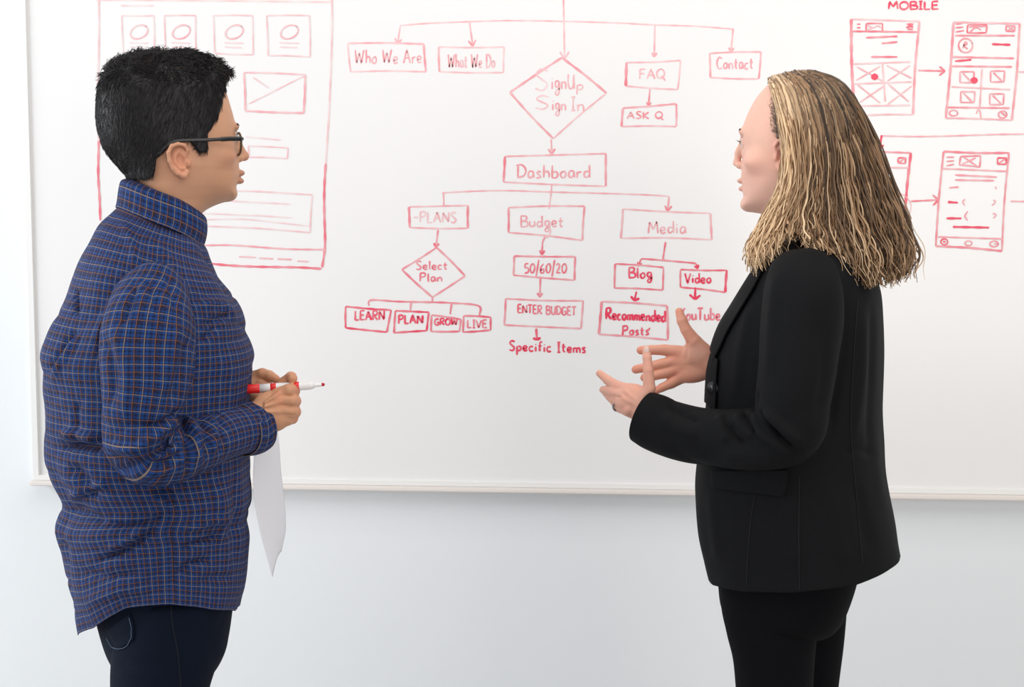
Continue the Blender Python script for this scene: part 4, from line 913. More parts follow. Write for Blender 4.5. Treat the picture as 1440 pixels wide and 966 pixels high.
G, UV, cen = leg_tube(FL, legF); link('trouser_leg', grid_mesh('trouser_leg', G, UV=UV), M['denim'], jeans, solid=.001)
bvJ = bvh_of((legL, True), (hipL, True))
surf_line('side_seam', bvJ, [(240, 846), (243, 880), (250, 920), (254, 966)], .0008, M['seam'], jeans)
surf_patch('back_pocket', bvJ, [(152, 886), (158, 896), (164, 908), (168, 914)], [(184, 862), (188, 874), (190, 888), (189, 899)], M['denim'], jeans, lift=.0022, thick=.001)
surf_line('pocket_stitch', bvJ, [(152, 896), (160, 909), (170, 912), (180, 908), (187, 896)], .0004, M['thread'], jeans, lift=.0035); surf_line('pocket_stitch', bvJ, [(187, 896), (186, 880), (183, 868)], .0004, M['thread'], jeans, lift=.0035)
shoe(FL, 215, -.1, .2, PL); shoe(FL, 235, .1, .35, PL)

# marker pen
pa, pb = FL.P(344, 547.5, -.074), FL.P(450, 541, -.092); ax = pb-pa; Lp = np.linalg.norm(ax); ax /= Lp
mk_ = thing('marker_pen', 'red and white marker pen held in the hand of the person in plaid', 'marker', tuple(pa))
def lathe(name, prof, m, parent, o0=pa, d=ax, n=28):
    q = Vector(d).to_track_quat('Z', 'Y').to_matrix(); th = np.linspace(0, 2*np.pi, n, endpoint=False); G = []
    for z, r in prof: G.append([np.array(q @ Vector((r*math.cos(a), r*math.sin(a), z)))+o0 for a in th])
    return link(name, grid_mesh(name, np.array(G), caps=True), m, parent)
lathe('end_cap', [(0, .0052), (.0008, .0066), (.004, .0074), (.022, .0074), (.0232, .0070)], M['red'], mk_)
lathe('barrel', [(.0225, .0068), (.04, .0068), (.078, .0068), (.0985, .0068), (.102, .0064), (.106, .005)], M['white'], mk_)
lathe('colour_band', [(.0395, .00695), (.0396, .00705), (.048, .00705), (.0482, .00695)], M['red'], mk_)
lathe('grip_ring', [(.0755, .00695), (.0757, .0072), (.083, .0072), (.0832, .00695)], M['red'], mk_)
lathe('nib_holder', [(.1035, .0046), (.108, .0034), (.1175, .0028), (.118, .0024)], M['white'], mk_)
lathe('nib', [(.1175, .0026), (.1205, .0026), (.1225, .0014)], M['nib'], mk_)

# sheet of paper held below the hands
A = catmull([(357, 596, -.045), (357, 640, -.05), (356, 685, -.058), (364, 740, -.064), (383, 812, -.07)], 40); B = catmull([(386, 575, .035), (392, 620, .04), (395, 660, .05), (402, 735, .075), (396, 775, .06)], 40)
t = np.linspace(0, 1, 24)[None, :, None]; Mi = A[:, None]*(1-t)+B[:, None]*t; Mi[..., 2] += .015*np.sin(t[..., 0]*np.pi)*np.linspace(.2, 1, 40)[:, None]
Mi[..., 1] += (np.linspace(0, 1, 40)[:, None]**3)*(-8)*np.sin(t[..., 0]*np.pi)
G = FL.P(Mi[..., 0], Mi[..., 1], Mi[..., 2])
pp = link('paper_sheet', grid_mesh('paper_sheet', G, closed=False), M['paper'], None, solid=.0003)
pp['label'] = 'white sheet of paper hanging from the hand of the person in plaid'; pp['category'] = 'paper'

# ================================================================ right person
f0 = FR.P(1110, 1400, 0)
PR = thing('person', 'person with long wavy blond hair in a black blazer, both hands raised', 'person', (f0[0], f0[1], 0))
HR = Head(FR, 1125, 200, 10)
polyR = [(1080, 117), (1063, 134), (1051, 155), (1043, 175), (1040, 186), (1041, 198), (1042, 212), (1042.5, 226), (1042, 238), (1041.5, 250), (1044, 261), (1044, 270), (1045.5, 277), (1042.5, 284), (1042, 290), (1047, 296), (1062, 299.5), (1079, 303), (1092, 312), (1097, 335), (1094, 390), (1166, 390), (1168, 310), (1178, 272), (1195, 240), (1204, 205), (1203, 168), (1190, 138), (1165, 118), (1130, 108), (1102, 108)]
WfR = ([108, 150, 200, 240, 268, 290, 310, 390], [57, 61, 59, 55, 49, 44, 41, 44]); RfR = ([250, 285, 305], [70, 50, 38])
S = head_field(HR, polyR, WfR, RfR, (1018, -76, 98), (1216, 76, 394), 1.5)
S.cone((1041, 0, 196), (1035, 0, 214), 3.8, 4.6, 7); S.cone((1036, 0, 212), (1033.5, 0, 226), 4.6, 4.8, 4); S.ell((1034, 0, 228), (5.6, 6, 5), 4)
for s_ in (-1, 1):
    S.ell((1040, s_*8, 231.5), (6.5, 4.6, 5.2), 3.5); S.ell((1036.5, s_*3.8, 236), (2.4, 1.6, 1.6), 1, 'sub')
    S.ell((1047, s_*18, 185), (6, 14, 4.5), 8); S.ell((1046, s_*20, 200), (8, 11, 8), 8, 'sub')
    S.ell((1072, s_*42, 228), (18, 12, 12), 14); S.ell((1054, s_*18, 200), (11, 11, 9.6), 3)
S.ell((1042, 0, 253.5), (7, 14, 4.2), 3.2); S.ell((1044, 0, 265), (6.8, 12.5, 4.0), 2.6); S.cone((1037.5, -11, 259.8), (1037.5, 11, 259.8), 1.1, 1.1, 1.6, 'sub')
S.cone((1041, -12, 259.6), (1047, -20, 261), 1.0, 1.4, 2.3, 'sub'); S.cone((1041, 12, 259.6), (1047, 20, 261), 1.0, 1.4, 2.3, 'sub')
S.ell((1053, 0, 287), (11, 14, 9), 6); S.ell((1037.5, 0, 244), (3, 2.3, 6), 4, 'sub')
earR = [(1094, 218, 0, .7), (1091, 209, 2, .9), (1096, 202, 4, 1), (1105, 200, 5, 1.05), (1113, 205, 6, 1.1), (1116, 214, 6, 1.1), (1114, 225, 5, 1), (1108, 234, 3, 1.1), (1100, 240, 1.5, 1.5), (1096, 236, 0, 1.2)]
ear(S, HR, earR, [(1105, 207), (1109, 215), (1107, 224), (1101, 230)], (1093, 225), (1103, 220, 12, 19), 58)
VhR, QhR = S.mesh(); del S
VhR = relax(VhR, QhR, 1, .35); hW = HR.W(VhR); QhR = orient(hW, QhR)
baseR = (.80, .465, .36); eXR = HR.side(1100, 60)
mk = [((1040, 0, 254), (8, 13, 3.6), (.60, .22, .19), .7), ((1042, 0, 265), (8, 12, 3.8), (.64, .24, .20), .75), ((1040, 0, 259.8), (6, 17, 1.4), (.30, .08, .07), .7)]
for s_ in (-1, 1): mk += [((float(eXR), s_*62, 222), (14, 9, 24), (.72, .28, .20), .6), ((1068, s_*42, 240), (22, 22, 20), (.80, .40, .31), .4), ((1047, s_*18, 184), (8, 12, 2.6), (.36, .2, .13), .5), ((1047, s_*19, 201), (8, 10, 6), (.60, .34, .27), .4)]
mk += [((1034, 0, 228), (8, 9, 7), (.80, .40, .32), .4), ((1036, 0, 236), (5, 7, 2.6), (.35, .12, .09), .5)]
hCr = skin_col(VhR, baseR, mk)
def near_hand_R(S):
    z = -64
    S.cone((925, 590, z), (905, 579, z), 17, 16, 4); S.ell((892, 564, z+4), (25, 24, 12), 9, rot=rotz(42))
    S.chain([(884, 549, z+6, 9.6), (868, 543, z+20, 7.6), (854, 534, z+34, 6.4), (843, 525, z+44, 5)], 5)
    S.chain([(877, 557, z+4, 9), (863, 552, z+20, 7.6), (853, 549, z+36, 6.4), (848, 548, z+48, 5.4)], 3)
    S.chain([(877, 567, z+3, 8.6), (866, 563, z+18, 7.4), (858, 558, z+34, 6.2), (853, 554, z+44, 5.2)], 3)
    S.chain([(884, 577, z, 8.4), (873, 574, z+12, 7), (866, 568, z+24, 6), (861, 562, z+34, 5)], 3)
    S.chain([(903, 568, z-2, 11), (913, 546, z-6, 9), (911.5, 520, z-10, 7.2), (910, 503, z-10, 6.4), (909, 493, z-9, 5.8)], 7)
    S.cone((872, 548, z-5), (858, 543, z+10), .8, 1.2, 3, 'sub'); S.cone((880, 560, z-11), (862, 557, z+8), .8, 1.2, 3, 'sub')
    S.cone((898, 566, z-9), (880, 551, z-4), .9, 1.4, 5); S.cone((898, 571, z-9), (876, 560, z-5), .9, 1.3, 5)
def far_hand_R(S):
    z = 22
    S.cone((1022, 512, z+4), (1000, 511, z+2), 20, 20, 4); S.ell((972, 511, z), (33, 26, 12), 9, rot=rotz(4)); S.ell((979, 500, z-7), (19, 12, 9), 7, rot=rotz(35)); S.ell((975, 528, z-5), (24, 10, 8), 6, rot=rotz(-8))
    S.chain([(990, 496, z-4, 13), (976, 480, z-8, 10.5), (965, 464, z-10, 8), (959, 451, z-10, 7.4), (955, 438, z-8, 5.6)], 8)
    S.chain([(952, 495, z, 9.6), (934, 492, z-2, 7.8), (916, 492, z-4, 6.8), (901, 492.5, z-4, 6)], 4)
    S.chain([(950, 508, z, 9), (930, 512, z-5, 7.4), (910, 516, z-9, 6.6), (894, 519.5, z-10, 6)], 3)
    S.chain([(952, 520, z, 9), (934, 525, z-5, 7.2), (918, 529, z-10, 6.4), (906, 531, z-12, 5.8)], 3)
    S.chain([(958, 531, z, 8.8), (944, 539, z-3, 7.4), (931, 545, z-8, 6), (921, 550, z-11, 5.2)], 3)
    S.cone((951, 494, z-13), (966, 507, z-14), .8, .8, 3, 'sub'); S.cone((968, 482, z-14), (966, 503, z-14), .8, 1.1, 3.4, 'sub')
    S.cone((950, 515, z-12), (974, 513, z-14), .8, .8, 3, 'sub')
v1, w1, q1 = hand_mesh(FR, near_hand_R, (820, 480, -92), (948, 618, 5)); v2, w2, q2 = hand_mesh(FR, far_hand_R, (880, 425, -8), (1045, 565, 55))
hb = (.78, .40, .295)
c1 = hand_col(v1, hb, [(868, 543, -46), (862, 553, -46), (911, 520, -76), (866, 566, -50), (846, 527, -20)], .4, (.78, .32, .24))
c2 = skin_col(v2, (.76, .36, .25), [((979, 496, 10), (18, 12, 12), (.84, .50, .38), .5)]+[(k, (8, 7, 9), (.78, .27, .19), .5) for k in ((901, 492, 18), (894, 519, 12), (955, 440, 14), (925, 548, 12), (950, 500, 14), (950, 525, 14), (970, 470, 12), (972, 535, 14))], 4)
core, cq = body_core(FR, [((1130, 330, .02), (1130, 480, 0), .045, .09), ((1130, 480, 0), (1120, 700, 0), .09, .10), ((1120, 700, 0), (1115, 800, 0), .11, .10), ((1130, 415, -.05), (1130, 430, -.11), .04, .036), ((1130, 430, -.12), (1106, 595, -.18), .038, .034), ((1106, 604, -.18), (1026, 614, -.143), .034, .03), ((1026, 614, -.143), (978, 610, -.116), .03, .026), ((978, 610, -.116), (925, 590, -.073), .026, .020),
    ((1130, 375, .05), (1130, 400, .12), .045, .04), ((1130, 400, .13), (1110, 590, .16), .038, .034), ((1110, 590, .16), (1026, 512, .03), .034, .022),
    ((1092, 830, -.065), (1090, 1180, -.076), .045, .03), ((1090, 1180, -.076), (1102, 1470, -.08), .03, .02), ((1134, 830, .07), (1126, 1180, .084), .04, .028), ((1126, 1180, .084), (1138, 1420, .09), .028, .02)])
body = link('body', join_meshes('body', [(hW, QhR, hCr), (w1, q1, c1), (w2, q2, c2), (core, cq, np.tile(baseR, (len(core), 1)))]), M['skin'], PR)
eye_parts(HR, PR, 1052, 200, 18, 9.2, -1)
treeR = BVHTree.FromPolygons([tuple(p) for p in hW], [tuple(int(x) for x in r) for r in QhR])
brow(HR, treeR, (7, 28), 184, 2.5, PR, M['hair_dark'], -1, n=120, col=(.13, .07, .04), wid=2.4)
P, R = [], []
for sg in (-1, 1):
    for k in range(26):
        l = 9+18*k/25; c = HR.W(np.array([1043.2+.012*(l-18)**2, sg*l, 198.5-.0*(l)])); o = -HR.e1; t = np.linspace(0, 1, 5)[:, None]
        P.append(c+o*t*.0065+np.array([0, 0, 1.])*(t**2*.004-t*.002)+HR.e2*sg*t*.001*(k-12)/12); R.append(np.array([.00035, .0003, .0003, .0002, .0001]))
link('eyelashes', strands(np.array(P), np.array(R), 3, np.tile([.02, .012, .01], (len(P), 1)), 'eyelashes'), M['hair_dark'], PR)
def nail(fig, px, py, dz, rx, ry, ang, parent):
    bm = bmesh.new(); bmesh.ops.create_uvsphere(bm, u_segments=16, v_segments=10, radius=1); o = bm_obj('fingernail', bm, M['nail'], None, True); c = fig.P(px, py, dz*fig.m); a = math.radians(ang)
    for v in o.data.vertices:
        x, y, z = v.co; X, Y = x*rx*math.cos(a)-y*ry*math.sin(a), x*rx*math.sin(a)+y*ry*math.cos(a); v.co = Vector(c+fig.m*(fig.r*X-fig.up*Y+fig.v*z*1.2))
    link_parent(o, parent)
nail(FR, 909.2, 492, -78.2, 3.6, 5.2, 0, PR); nail(FL, 413.5, 527, -66.5, 3.2, 3.6, 20, PL)
rc = FR.P(869, 571, -49*FR.m); rd = FR.P(861, 563, -34*FR.m)-rc; rd /= np.linalg.norm(rd); q = Vector(rd).to_track_quat('Z', 'Y').to_matrix()
th = np.linspace(0, 2*np.pi, 33)[:-1]; pts = np.array([np.array(q @ Vector((.0083*math.cos(a), .0083*math.sin(a), 0)))+rc for a in th]); path_tube('finger_ring', pts, .0014, M['ring'], PR, 8, closed=True)

# blazer
bz = bpy.data.objects.new('blazer', None); COL.objects.link(bz); bz.parent = PR; bz.matrix_parent_inverse = PR.matrix_world.inverted(); bpy.context.view_layer.update()
rowsR = [(322, 345, 1096, 1160, .052), (328, 358, 1082, 1176, .072), (338, 370, 1070, 1198, .105), (352, 386, 1058, 1214, .13), (374, 402, 1047, 1226, .15), (408, 426, 1036, 1236, .165), (446, 450, 1021, 1240, .172), (480, 480, 1007, 1241, .174), (520, 520, 996, 1240, .172), (575, 575, 991, 1238, .168), (620, 620, 985, 1240, .165), (660, 660, 979, 1243, .165), (700, 700, 977, 1248, .168), (750, 750, 981, 1255, .17), (790, 790, 990, 1259, .17), (815, 815, 996, 1262, .17)]
def hemR(th):
    a = np.mod(th, 2*np.pi); return np.interp(a, [0, .5, 1.0, 1.57, 2.3, 3.14, 3.6, 4.1, 4.71, 5.2, 5.7, 6.0, 6.284], [790, 800, 806, 800, 790, 782, 800, 822, 833, 831, 822, 808, 790])
G, UV, cen = torso_grid(FR, rowsR, math.radians(5), 200, 280, 2.2, 0, hemR); N = grid_normals(G, True, cen[:, None])
D = fold_disp(G, N, [([(1195, 400), (1190, 480), (1175, 560), (1165, 620)], 7, -7), ([(1215, 430), (1212, 520), (1200, 620)], 10, 5), ([(1228, 420), (1226, 540), (1222, 640)], 6, -4), ([(1060, 420), (1045, 480), (1035, 560)], 8, 4), ([(1110, 690), (1120, 740), (1118, 800)], 12, 3), ([(1165, 670), (1175, 740), (1190, 800)], 12, 4), ([(1205, 680), (1215, 740), (1225, 780)], 9, -4), ([(1000, 690), (1005, 740), (1012, 790)], 7, 2.5), ([(1185, 640), (1205, 632), (1232, 640)], 6, -3)])
D += noise3(G*np.array([1, 1, .5]), 10, 41)*.004+noise3(G*np.array([1, 1, .7]), 24, 42)*.0012
G = G+N*(D*smooth01(np.arange(200)/12.)[:, None])[..., None]; torsoR = G
link('blazer_body', grid_mesh('blazer_body', G, UV=UV), M['jacket'], bz, solid=.002)
ctrlR = [(1128, 366, -.075, 16, .010), (1128, 370, -.108, 34, .018), (1129, 382, -.138, 47, .036), (1130, 412, -.16, 54, .060), (1128, 455, -.17, 56.5, .066), (1123, 512, -.182, 54, .064), (1116, 560, -.188, 52, .062), (1109, 603, -.187, 49, .058), (1070, 616, -.17, 43, .054), (1026, 616, -.145, 40, .05), (980, 612, -.118, 37.5, .046), (942, 602, -.096, 37, .043), (922, 593, -.086, 38, .042), (906, 585.5, -.079, 36, .038)]
G, UV, cen = tube_grid(FR, ctrlR, 200, 140, 2.1); N = grid_normals(G, True, cen[:, None])
D = fold_disp(G, N, [([(1066, 576), (1082, 596), (1102, 618), (1122, 638)], 4, -7), ([(1078, 575), (1100, 600), (1130, 625)], 6, 6), ([(1056, 586), (1068, 606), (1092, 624), (1118, 642)], 5, 5), ([(1024, 592), (1032, 614), (1050, 626)], 5, -5), ([(1036, 584), (1046, 602), (1062, 616)], 5, 5), ([(1046, 578), (1058, 598), (1066, 612)], 4, -5), ([(1010, 584), (1016, 600), (1024, 622)], 6, 4), ([(938, 570), (962, 584), (985, 596)], 6, -4), ([(930, 585), (950, 600), (985, 614)], 8, 4),
  ([(1064, 550), (1064, 565), (1060, 580)], 5, -5), ([(1010, 640), (1050, 640), (1100, 644)], 7, 3), ([(1150, 430), (1158, 520), (1148, 600)], 10, -2.5), ([(1095, 380), (1088, 450), (1084, 530)], 8, 3)])
D *= 1.5; D += noise3(G*np.array([1, 1, .6]), 14, 51)*.002+crease(G@np.array([[.8, .1, -.5], [0, 1, 0], [.5, 0, .8]]), 9, 71, .002); G = G+N*D[..., None]; sleeveR = G
link('sleeve', grid_mesh('sleeve', G, UV=UV), M['jacket'], bz, solid=.002)
ctrlQ = [(1128, 358, .08, 14, .03), (1129, 370, .12, 36, .046), (1130, 405, .145, 50, .06), (1126, 470, .165, 52, .062), (1118, 540, .17, 48, .06), (1112, 585, .16, 42, .055), (1085, 580, .13, 37, .05), (1055, 556, .09, 32, .044), (1030, 530, .055, 28, .038), (1014, 517, .035, 25, .034)]
G, UV, cen = tube_grid(FR, ctrlQ, 100, 70, 2.1); link('sleeve', grid_mesh('sleeve', G, UV=UV), M['jacket'], bz, solid=.002)
bvB = bvh_of((torsoR, True)); bvBS = bvh_of((torsoR, True), (sleeveR, True))
surf_patch('lapel', bvB, [(1068, 372), (1048, 404), (1032, 430), (1016, 456), (1007, 478), (1003, 492)], [(1074, 384), (1062, 408), (1044, 438), (1026, 468), (1016, 490), (1007, 508)], M['jacket'], bz, lift=.0035, thick=.0025)
surf_patch('front_facing', bvB, [(1003, 498), (998, 520), (996, 545), (995, 565)], [(1013, 506), (1011, 530), (1010, 555), (1009, 578)], M['jacket'], bz, lift=.0035, thick=.002)
surf_patch('pocket_flap', bvB, [(1004, 662), (1004, 676), (1006, 686)], [(1108, 660), (1107, 680), (1101, 698)], M['jacket'], bz, nu=30, lift=.0042, thick=.0025)
surf_line('front_seam', bvB, [(1062, 694), (1056, 730), (1052, 780), (1050, 822)], .0007, M['seam'], bz); surf_line('side_seam', bvB, [(1124, 670), (1123, 740), (1124, 830)], .0007, M['seam'], bz)
surf_line('armhole_seam', bvBS, [(1076, 440), (1074, 410), (1080, 380), (1098, 362), (1130, 354), (1160, 364), (1180, 392), (1186, 430)], .0007, M['seam'], bz)
surf_line('back_seam', bvB, [(1206, 420), (1200, 500), (1196, 600), (1204, 700), (1212, 790)], .0007, M['seam'], bz)
bp_ = on_surface(bvB, [(1006, 546)], .005)[0]
bm = bmesh.new(); bmesh.ops.create_cone(bm, cap_ends=True, segments=28, radius1=.0105, radius2=.0095, depth=.003); bmesh.ops.create_uvsphere(bm, u_segments=8, v_segments=6, radius=.0015, matrix=Matrix.Translation((.003, 0, .0015))); bmesh.ops.create_uvsphere(bm, u_segments=8, v_segments=6, radius=.0015, matrix=Matrix.Translation((-.003, 0, .0015)))
o = bm_obj('blazer_button', bm, M['button'], None, True); q = Vector(-FR.v-FR.r*.5).to_track_quat('Z', 'Y').to_matrix()
for v in o.data.vertices: v.co = q @ v.co+Vector(bp_)
link_parent(o, bz); o.matrix_parent_inverse = bz.matrix_world.inverted()
# knit top at the neck, and a thin cream line around it
rowsN = [(300, 312, 1096, 1166, .048), (322, 334, 1094, 1166, .050), (345, 366, 1088, 1172, .060), (372, 396, 1068, 1186, .085)]
G, UV, cen = torso_grid(FR, rowsN, math.radians(5), 30, 80, 2.0); link('knit_top', grid_mesh('knit_top', G), M['lining'], PR, solid=.001)
th = np.linspace(0, 2*np.pi, 65)[:-1]; cc_ = FR.P(1129, 336, 0); pts = cc_+FR.r*(.046*np.cos(th))[:, None]+FR.v*(.078*np.sin(th))[:, None]+np.array([0, 0, 1.])*(.004*np.cos(th))[:, None]
path_tube('neck_line', pts, .0016, M['cream'], PR, 6, closed=True)

# trousers and shoes
tr = bpy.data.objects.new('trousers', None); COL.objects.link(tr); tr.parent = PR; tr.matrix_parent_inverse = PR.matrix_world.inverted(); bpy.context.view_layer.update()
rowsP = [(680, 680, 1000, 1225, .14), (760, 760, 1004, 1215, .15), (810, 810, 1010, 1205, .15), (850, 850, 1016, 1192, .145), (872, 872, 1035, 1180, .11), (885, 885, 1060, 1165, .06)]
G, UV, cen = torso_grid(FR, rowsP, math.radians(5), 60, 110, 2.3); link('seat', grid_mesh('seat', G), M['pants'], tr, solid=.001); hipR = G
legN = [(1094, 800, -.062, 76, .078), (1084, 840, -.066, 71, .078), (1085, 880, -.07, 65, .076), (1088, 920, -.072, 58, .074), (1089, 966, -.074, 54, .072), (1090, 1050, -.076, 50, .066), (1091, 1150, -.076, 42, .056), (1092, 1230, -.077, 40, .054), (1099, 1340, -.08, 36, .046), (1103, 1430, -.08, 32, .04), (1103, 1500, -.08, 31, .04)]
G, UV, cen = leg_tube(FR, legN); N = grid_normals(G, True, cen[:, None]); D = fold_disp(G, N, [([(1090, 858), (1115, 864), (1140, 862)], 3, -3), ([(1060, 884), (1100, 894), (1142, 890)], 4, -3), ([(1040, 930), (1062, 934), (1080, 932)], 4, -2)])
G = G+N*(noise3(G, 14, 4)*.0015+D)[..., None]; link('trouser_leg', grid_mesh('trouser_leg', G), M['pants'], tr, solid=.001)
legF = [(1132, 800, .066, 58, .07), (1136, 850, .07, 54, .07), (1134, 900, .074, 52, .07), (1128, 966, .08, 50, .068), (1126, 1050, .082, 46, .06), (1126, 1150, .084, 40, .052), (1128, 1230, .085, 38, .05), (1134, 1320, .088, 34, .044), (1138, 1390, .09, 31, .04), (1138, 1450, .09, 30, .038)]
G, UV, cen = leg_tube(FR, legF); N = grid_normals(G, True, cen[:, None]); D = fold_disp(G, N, [([(1150, 850), (1165, 846), (1188, 842)], 3, -3), ([(1150, 870), (1170, 866), (1186, 866)], 3, 2.5)]); G = G+N*D[..., None]
link('trouser_leg', grid_mesh('trouser_leg', G), M['pants'], tr, solid=.001)
shoe(FR, 1100, -.08, .2, PR); shoe(FR, 1136, .09, .35, PR)

# hair of the right person: scalp cap, then long crimped strands laid along traced guides
hairOutR = [(1079, 113), (1106, 103), (1142, 102), (1172, 110), (1195, 130), (1209, 165), (1211, 205), (1203, 240), (1188, 272), (1176, 300), (1172, 420), (1060, 420), (1050, 300), (1062, 200), (1068, 140)]
inR = [(1000, 90), (1060, 90), (1076, 116)]+sx([(1082, 126), (1084, 145), (1090, 165), (1088, 185), (1094, 200), (1104, 200), (1112, 215), (1116, 240), (1120, 270), (1124, 330)], HR, 60)+[(1240, 330), (1240, 90)]
S = head_field(HR, hairOutR, ([108, 150, 200, 240, 290], [60, 65.5, 65, 62, 52]), ([240, 275], [71, 52]), (1040, -78, 92), (1226, 78, 322), 2.0)
YC, YCo, YCh = S.yc, S.lo.copy(), S.h
X, Z = np.meshgrid(S.ax[0], S.ax[2], indexing='ij'); S.F = np.maximum(S.F, poly_sd(X, Z, np.array(inR))[:, None, :])
Vc, Qc = S.mesh(); capW = HR.W(Vc); Qc = orient(capW, Qc)
hairR = link('hair', mesh_np('hair', capW, Qc, col=np.tile([.10, .062, .034], (len(Vc), 1))), M['hair_blond'], PR)
# guides from front (0) to back (1): photo columns and rows
GD = [[(1078, 112), (1086, 132), (1094, 160), (1101, 190), (1105, 225), (1101, 262), (1088, 298), (1073, 330), (1065, 358), (1068, 388)],
      [(1084, 109), (1096, 130), (1106, 160), (1113, 195), (1116, 232), (1112, 268), (1098, 300), (1084, 330), (1078, 350), (1081, 372)],
      [(1096, 106), (1112, 128), (1124, 160), (1130, 198), (1131, 236), (1128, 272), (1122, 300), (1120, 318), (1122, 330), (1124, 338)],
      [(1108, 104), (1128, 128), (1142, 162), (1150, 200), (1151, 240), (1148, 276), (1146, 306), (1152, 334), (1166, 358), (1182, 386)],
      [(1120, 103), (1146, 128), (1163, 164), (1173, 204), (1177, 244), (1180, 282), (1188, 316), (1198, 348), (1208, 378), (1216, 404)],
      [(1132, 103), (1164, 128), (1185, 166), (1198, 206), (1210, 246), (1220, 284), (1230, 318), (1240, 348), (1246, 376), (1248, 400)],
      [(1144, 104), (1180, 126), (1204, 160), (1222, 200), (1238, 242), (1252, 280), (1264, 312), (1272, 340), (1274, 366), (1266, 388)]]
GDa = np.array([catmull(g, 34, uniform=False) for g in GD])   # [7,34,2]
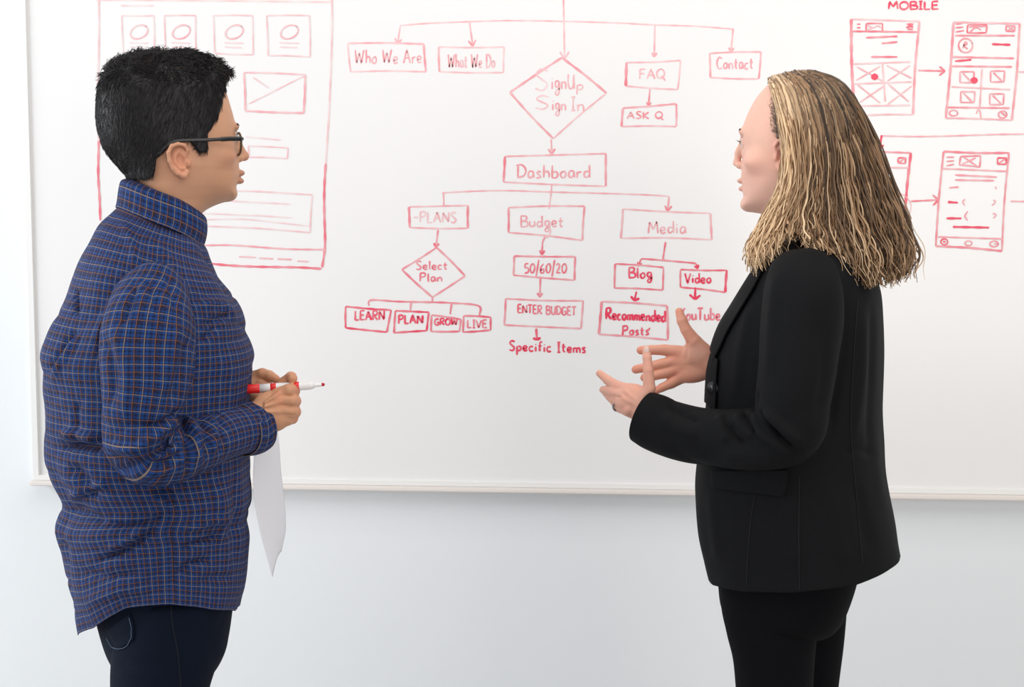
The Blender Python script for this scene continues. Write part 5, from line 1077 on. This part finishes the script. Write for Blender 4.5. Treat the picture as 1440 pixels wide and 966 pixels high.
def make_hair(n, s_lo, s_hi, depth_k, side, inner, rad, seed, jit=4.0, tone=1.0, endvar=.12):
    r = np.random.default_rng(seed); s_ = r.uniform(s_lo, s_hi, n)*(len(GD)-1); i = np.clip(s_.astype(int), 0, len(GD)-2); f = (s_-i)[:, None, None]
    base = GDa[i]*(1-f)+GDa[i+1]*f; ln = 1-np.abs(r.normal(size=n))*endvar; ln = np.clip(ln, .55, 1.03)*(1-.085*np.exp(-((s_/(len(GD)-1)-.33)/.075)**2)); K = 44
    tt = np.linspace(0, 1, K)[None]*ln[:, None]*33; k0 = np.clip(tt.astype(int), 0, 32); u = (tt-k0)[..., None]; ar = np.arange(n)[:, None]
    p = base[ar, k0]*(1-u)+base[ar, k0+1]*u; t = tt/33
    sb = s_/(len(GD)-1)
    # sideways: out over the side of the head, then resting on the shoulder; back strands stay near the middle
    out = np.interp(t, [0, .12, .3, .55, .75, 1], [4, 40, 64, 68, 76, 88])*np.cos(np.clip(sb*1.05+.06, 0, 1)*np.pi/2*.96)[:, None]**.45+np.interp(t, [0, .5, 1], [0, 6, 14])
    out = out*inner*depth_k; spread = np.interp(t, [0, .3, 1], [.25, .6, 1.7])
    ox, oy, oz = (r.normal(size=(n, 1)) for _ in range(3)); ph = r.uniform(0, 6.28, (n, 1)); fr = r.uniform(26, 46, (n, 1)); am = np.interp(t, [0, .25, .6, 1], [.2, 1.0, 2.1, 3.6])*r.uniform(.4, 1.4, (n, 1))
    px = p[..., 0]+ox*jit*spread+am*np.sin(ph+fr*t)+1.6*t*np.sin(ph*3+9*t); py = p[..., 1]+oy*1.2+am*.4*np.cos(ph*2+fr*t)
    lat = side*(out+oz*jit*spread*.8+am*np.cos(ph+fr*t*.93))
    lx = HR.cx+(px-HR.cx-HR.fig.face*np.abs(lat)*math.sin(HR.a))/math.cos(HR.a)
    gi = np.clip(((lx-YCo[0])/YCh).round().astype(int), 0, YC.shape[0]-1); gk = np.clip(((py-YCo[2])/YCh).round().astype(int), 0, YC.shape[1]-1)
    yc = YC[gi, gk]+r.uniform(-1, 3.5, (n, 1))*inner; yc = np.where(py > 285, 0, yc)
    for _ in range(2): yc = np.maximum(yc, (np.roll(yc, 1, 1)+np.roll(yc, -1, 1))/2)
    lat = side*np.maximum(np.abs(lat), yc); lx = HR.cx+(px-HR.cx-HR.fig.face*np.abs(lat)*math.sin(HR.a))/math.cos(HR.a)
    X = HR.W(np.stack([lx, lat, py], -1))
    rr = rad*r.uniform(.55, 1.35, (n, 1))*np.interp(t, [0, .05, .8, 1], [.5, 1, .9, .35])
    mixv = np.clip(r.normal(.46, .42, (n, 1, 1)), 0, 1); front = np.clip(1.25-sb*2.1, 0, 1)[:, None, None]; tipk = np.clip((t-.55)/.45, 0, 1)[..., None]
    dark, mid, light = np.array([.06, .034, .018]), np.array([.30, .17, .085]), np.array([.80, .58, .36])
    w = np.clip(mixv*.75+front*.55+tipk*.18-.08, 0, 1); c = np.where(w < .5, dark*(1-2*w)+mid*2*w, mid*(2-2*w)+light*(2*w-1))*tone
    return X, rr, c
sets = [make_hair(420, 0, 1, 1, -1, .86, .0017, 1, 4, .5), make_hair(900, 0, 1, 1, -1, 1.0, .00145, 2, 4.5), make_hair(420, 0, 1, 1, -1, 1.06, .0009, 3, 6.0, 1.15, .16),
        make_hair(240, .5, 1, 1, 1, .55, .0016, 4, 4, .6), make_hair(420, 0, 1, 1, 1, .98, .0015, 5, 5), make_hair(170, 0, .22, 1, -1, 1.0, .0011, 6, 3.0, 1.15), make_hair(70, .55, 1, 1, -1, 1.05, .0007, 8, 9.5, 1.1, .03)]
Xa = np.concatenate([q[0] for q in sets]); Ra = np.concatenate([q[1] for q in sets]); Ca = np.concatenate([q[2] for q in sets])
link('hair_locks', strands(Xa, Ra, 5, Ca, 'hair_locks'), M['hair_blond'], hairR)
# short hair at the temple
P, R, Cc = [], [], []
r = np.random.default_rng(9)
for _ in range(260):
    a = r.uniform(0, 1); x = HR.side(1084+8*a+r.normal()*3, 60); z = 138+48*a+r.normal()*5
    o = HR.W(np.array([float(x), -90., z])); hit, nr, _, _ = treeR.ray_cast(Vector(o), Vector(HR.e2))
    if hit is None: continue
    g = HR.e1*(.8)+np.array([0, 0, -.6])+r.normal(size=3)*.25; g /= np.linalg.norm(g); k = np.linspace(0, 1, 6)[:, None]
    P.append(np.array(hit)+g*k*.016-HR.e2*(.0008+.0022*k)); R.append(np.array([.0003, .0003, .0003, .00025, .0002, .0001])); Cc.append([.16, .11, .08] if r.random() < .6 else [.5, .36, .22])
link('temple_hair', strands(np.array(P), np.array(R), 3, np.array(Cc), 'temple_hair'), M['hair_blond'], hairR)
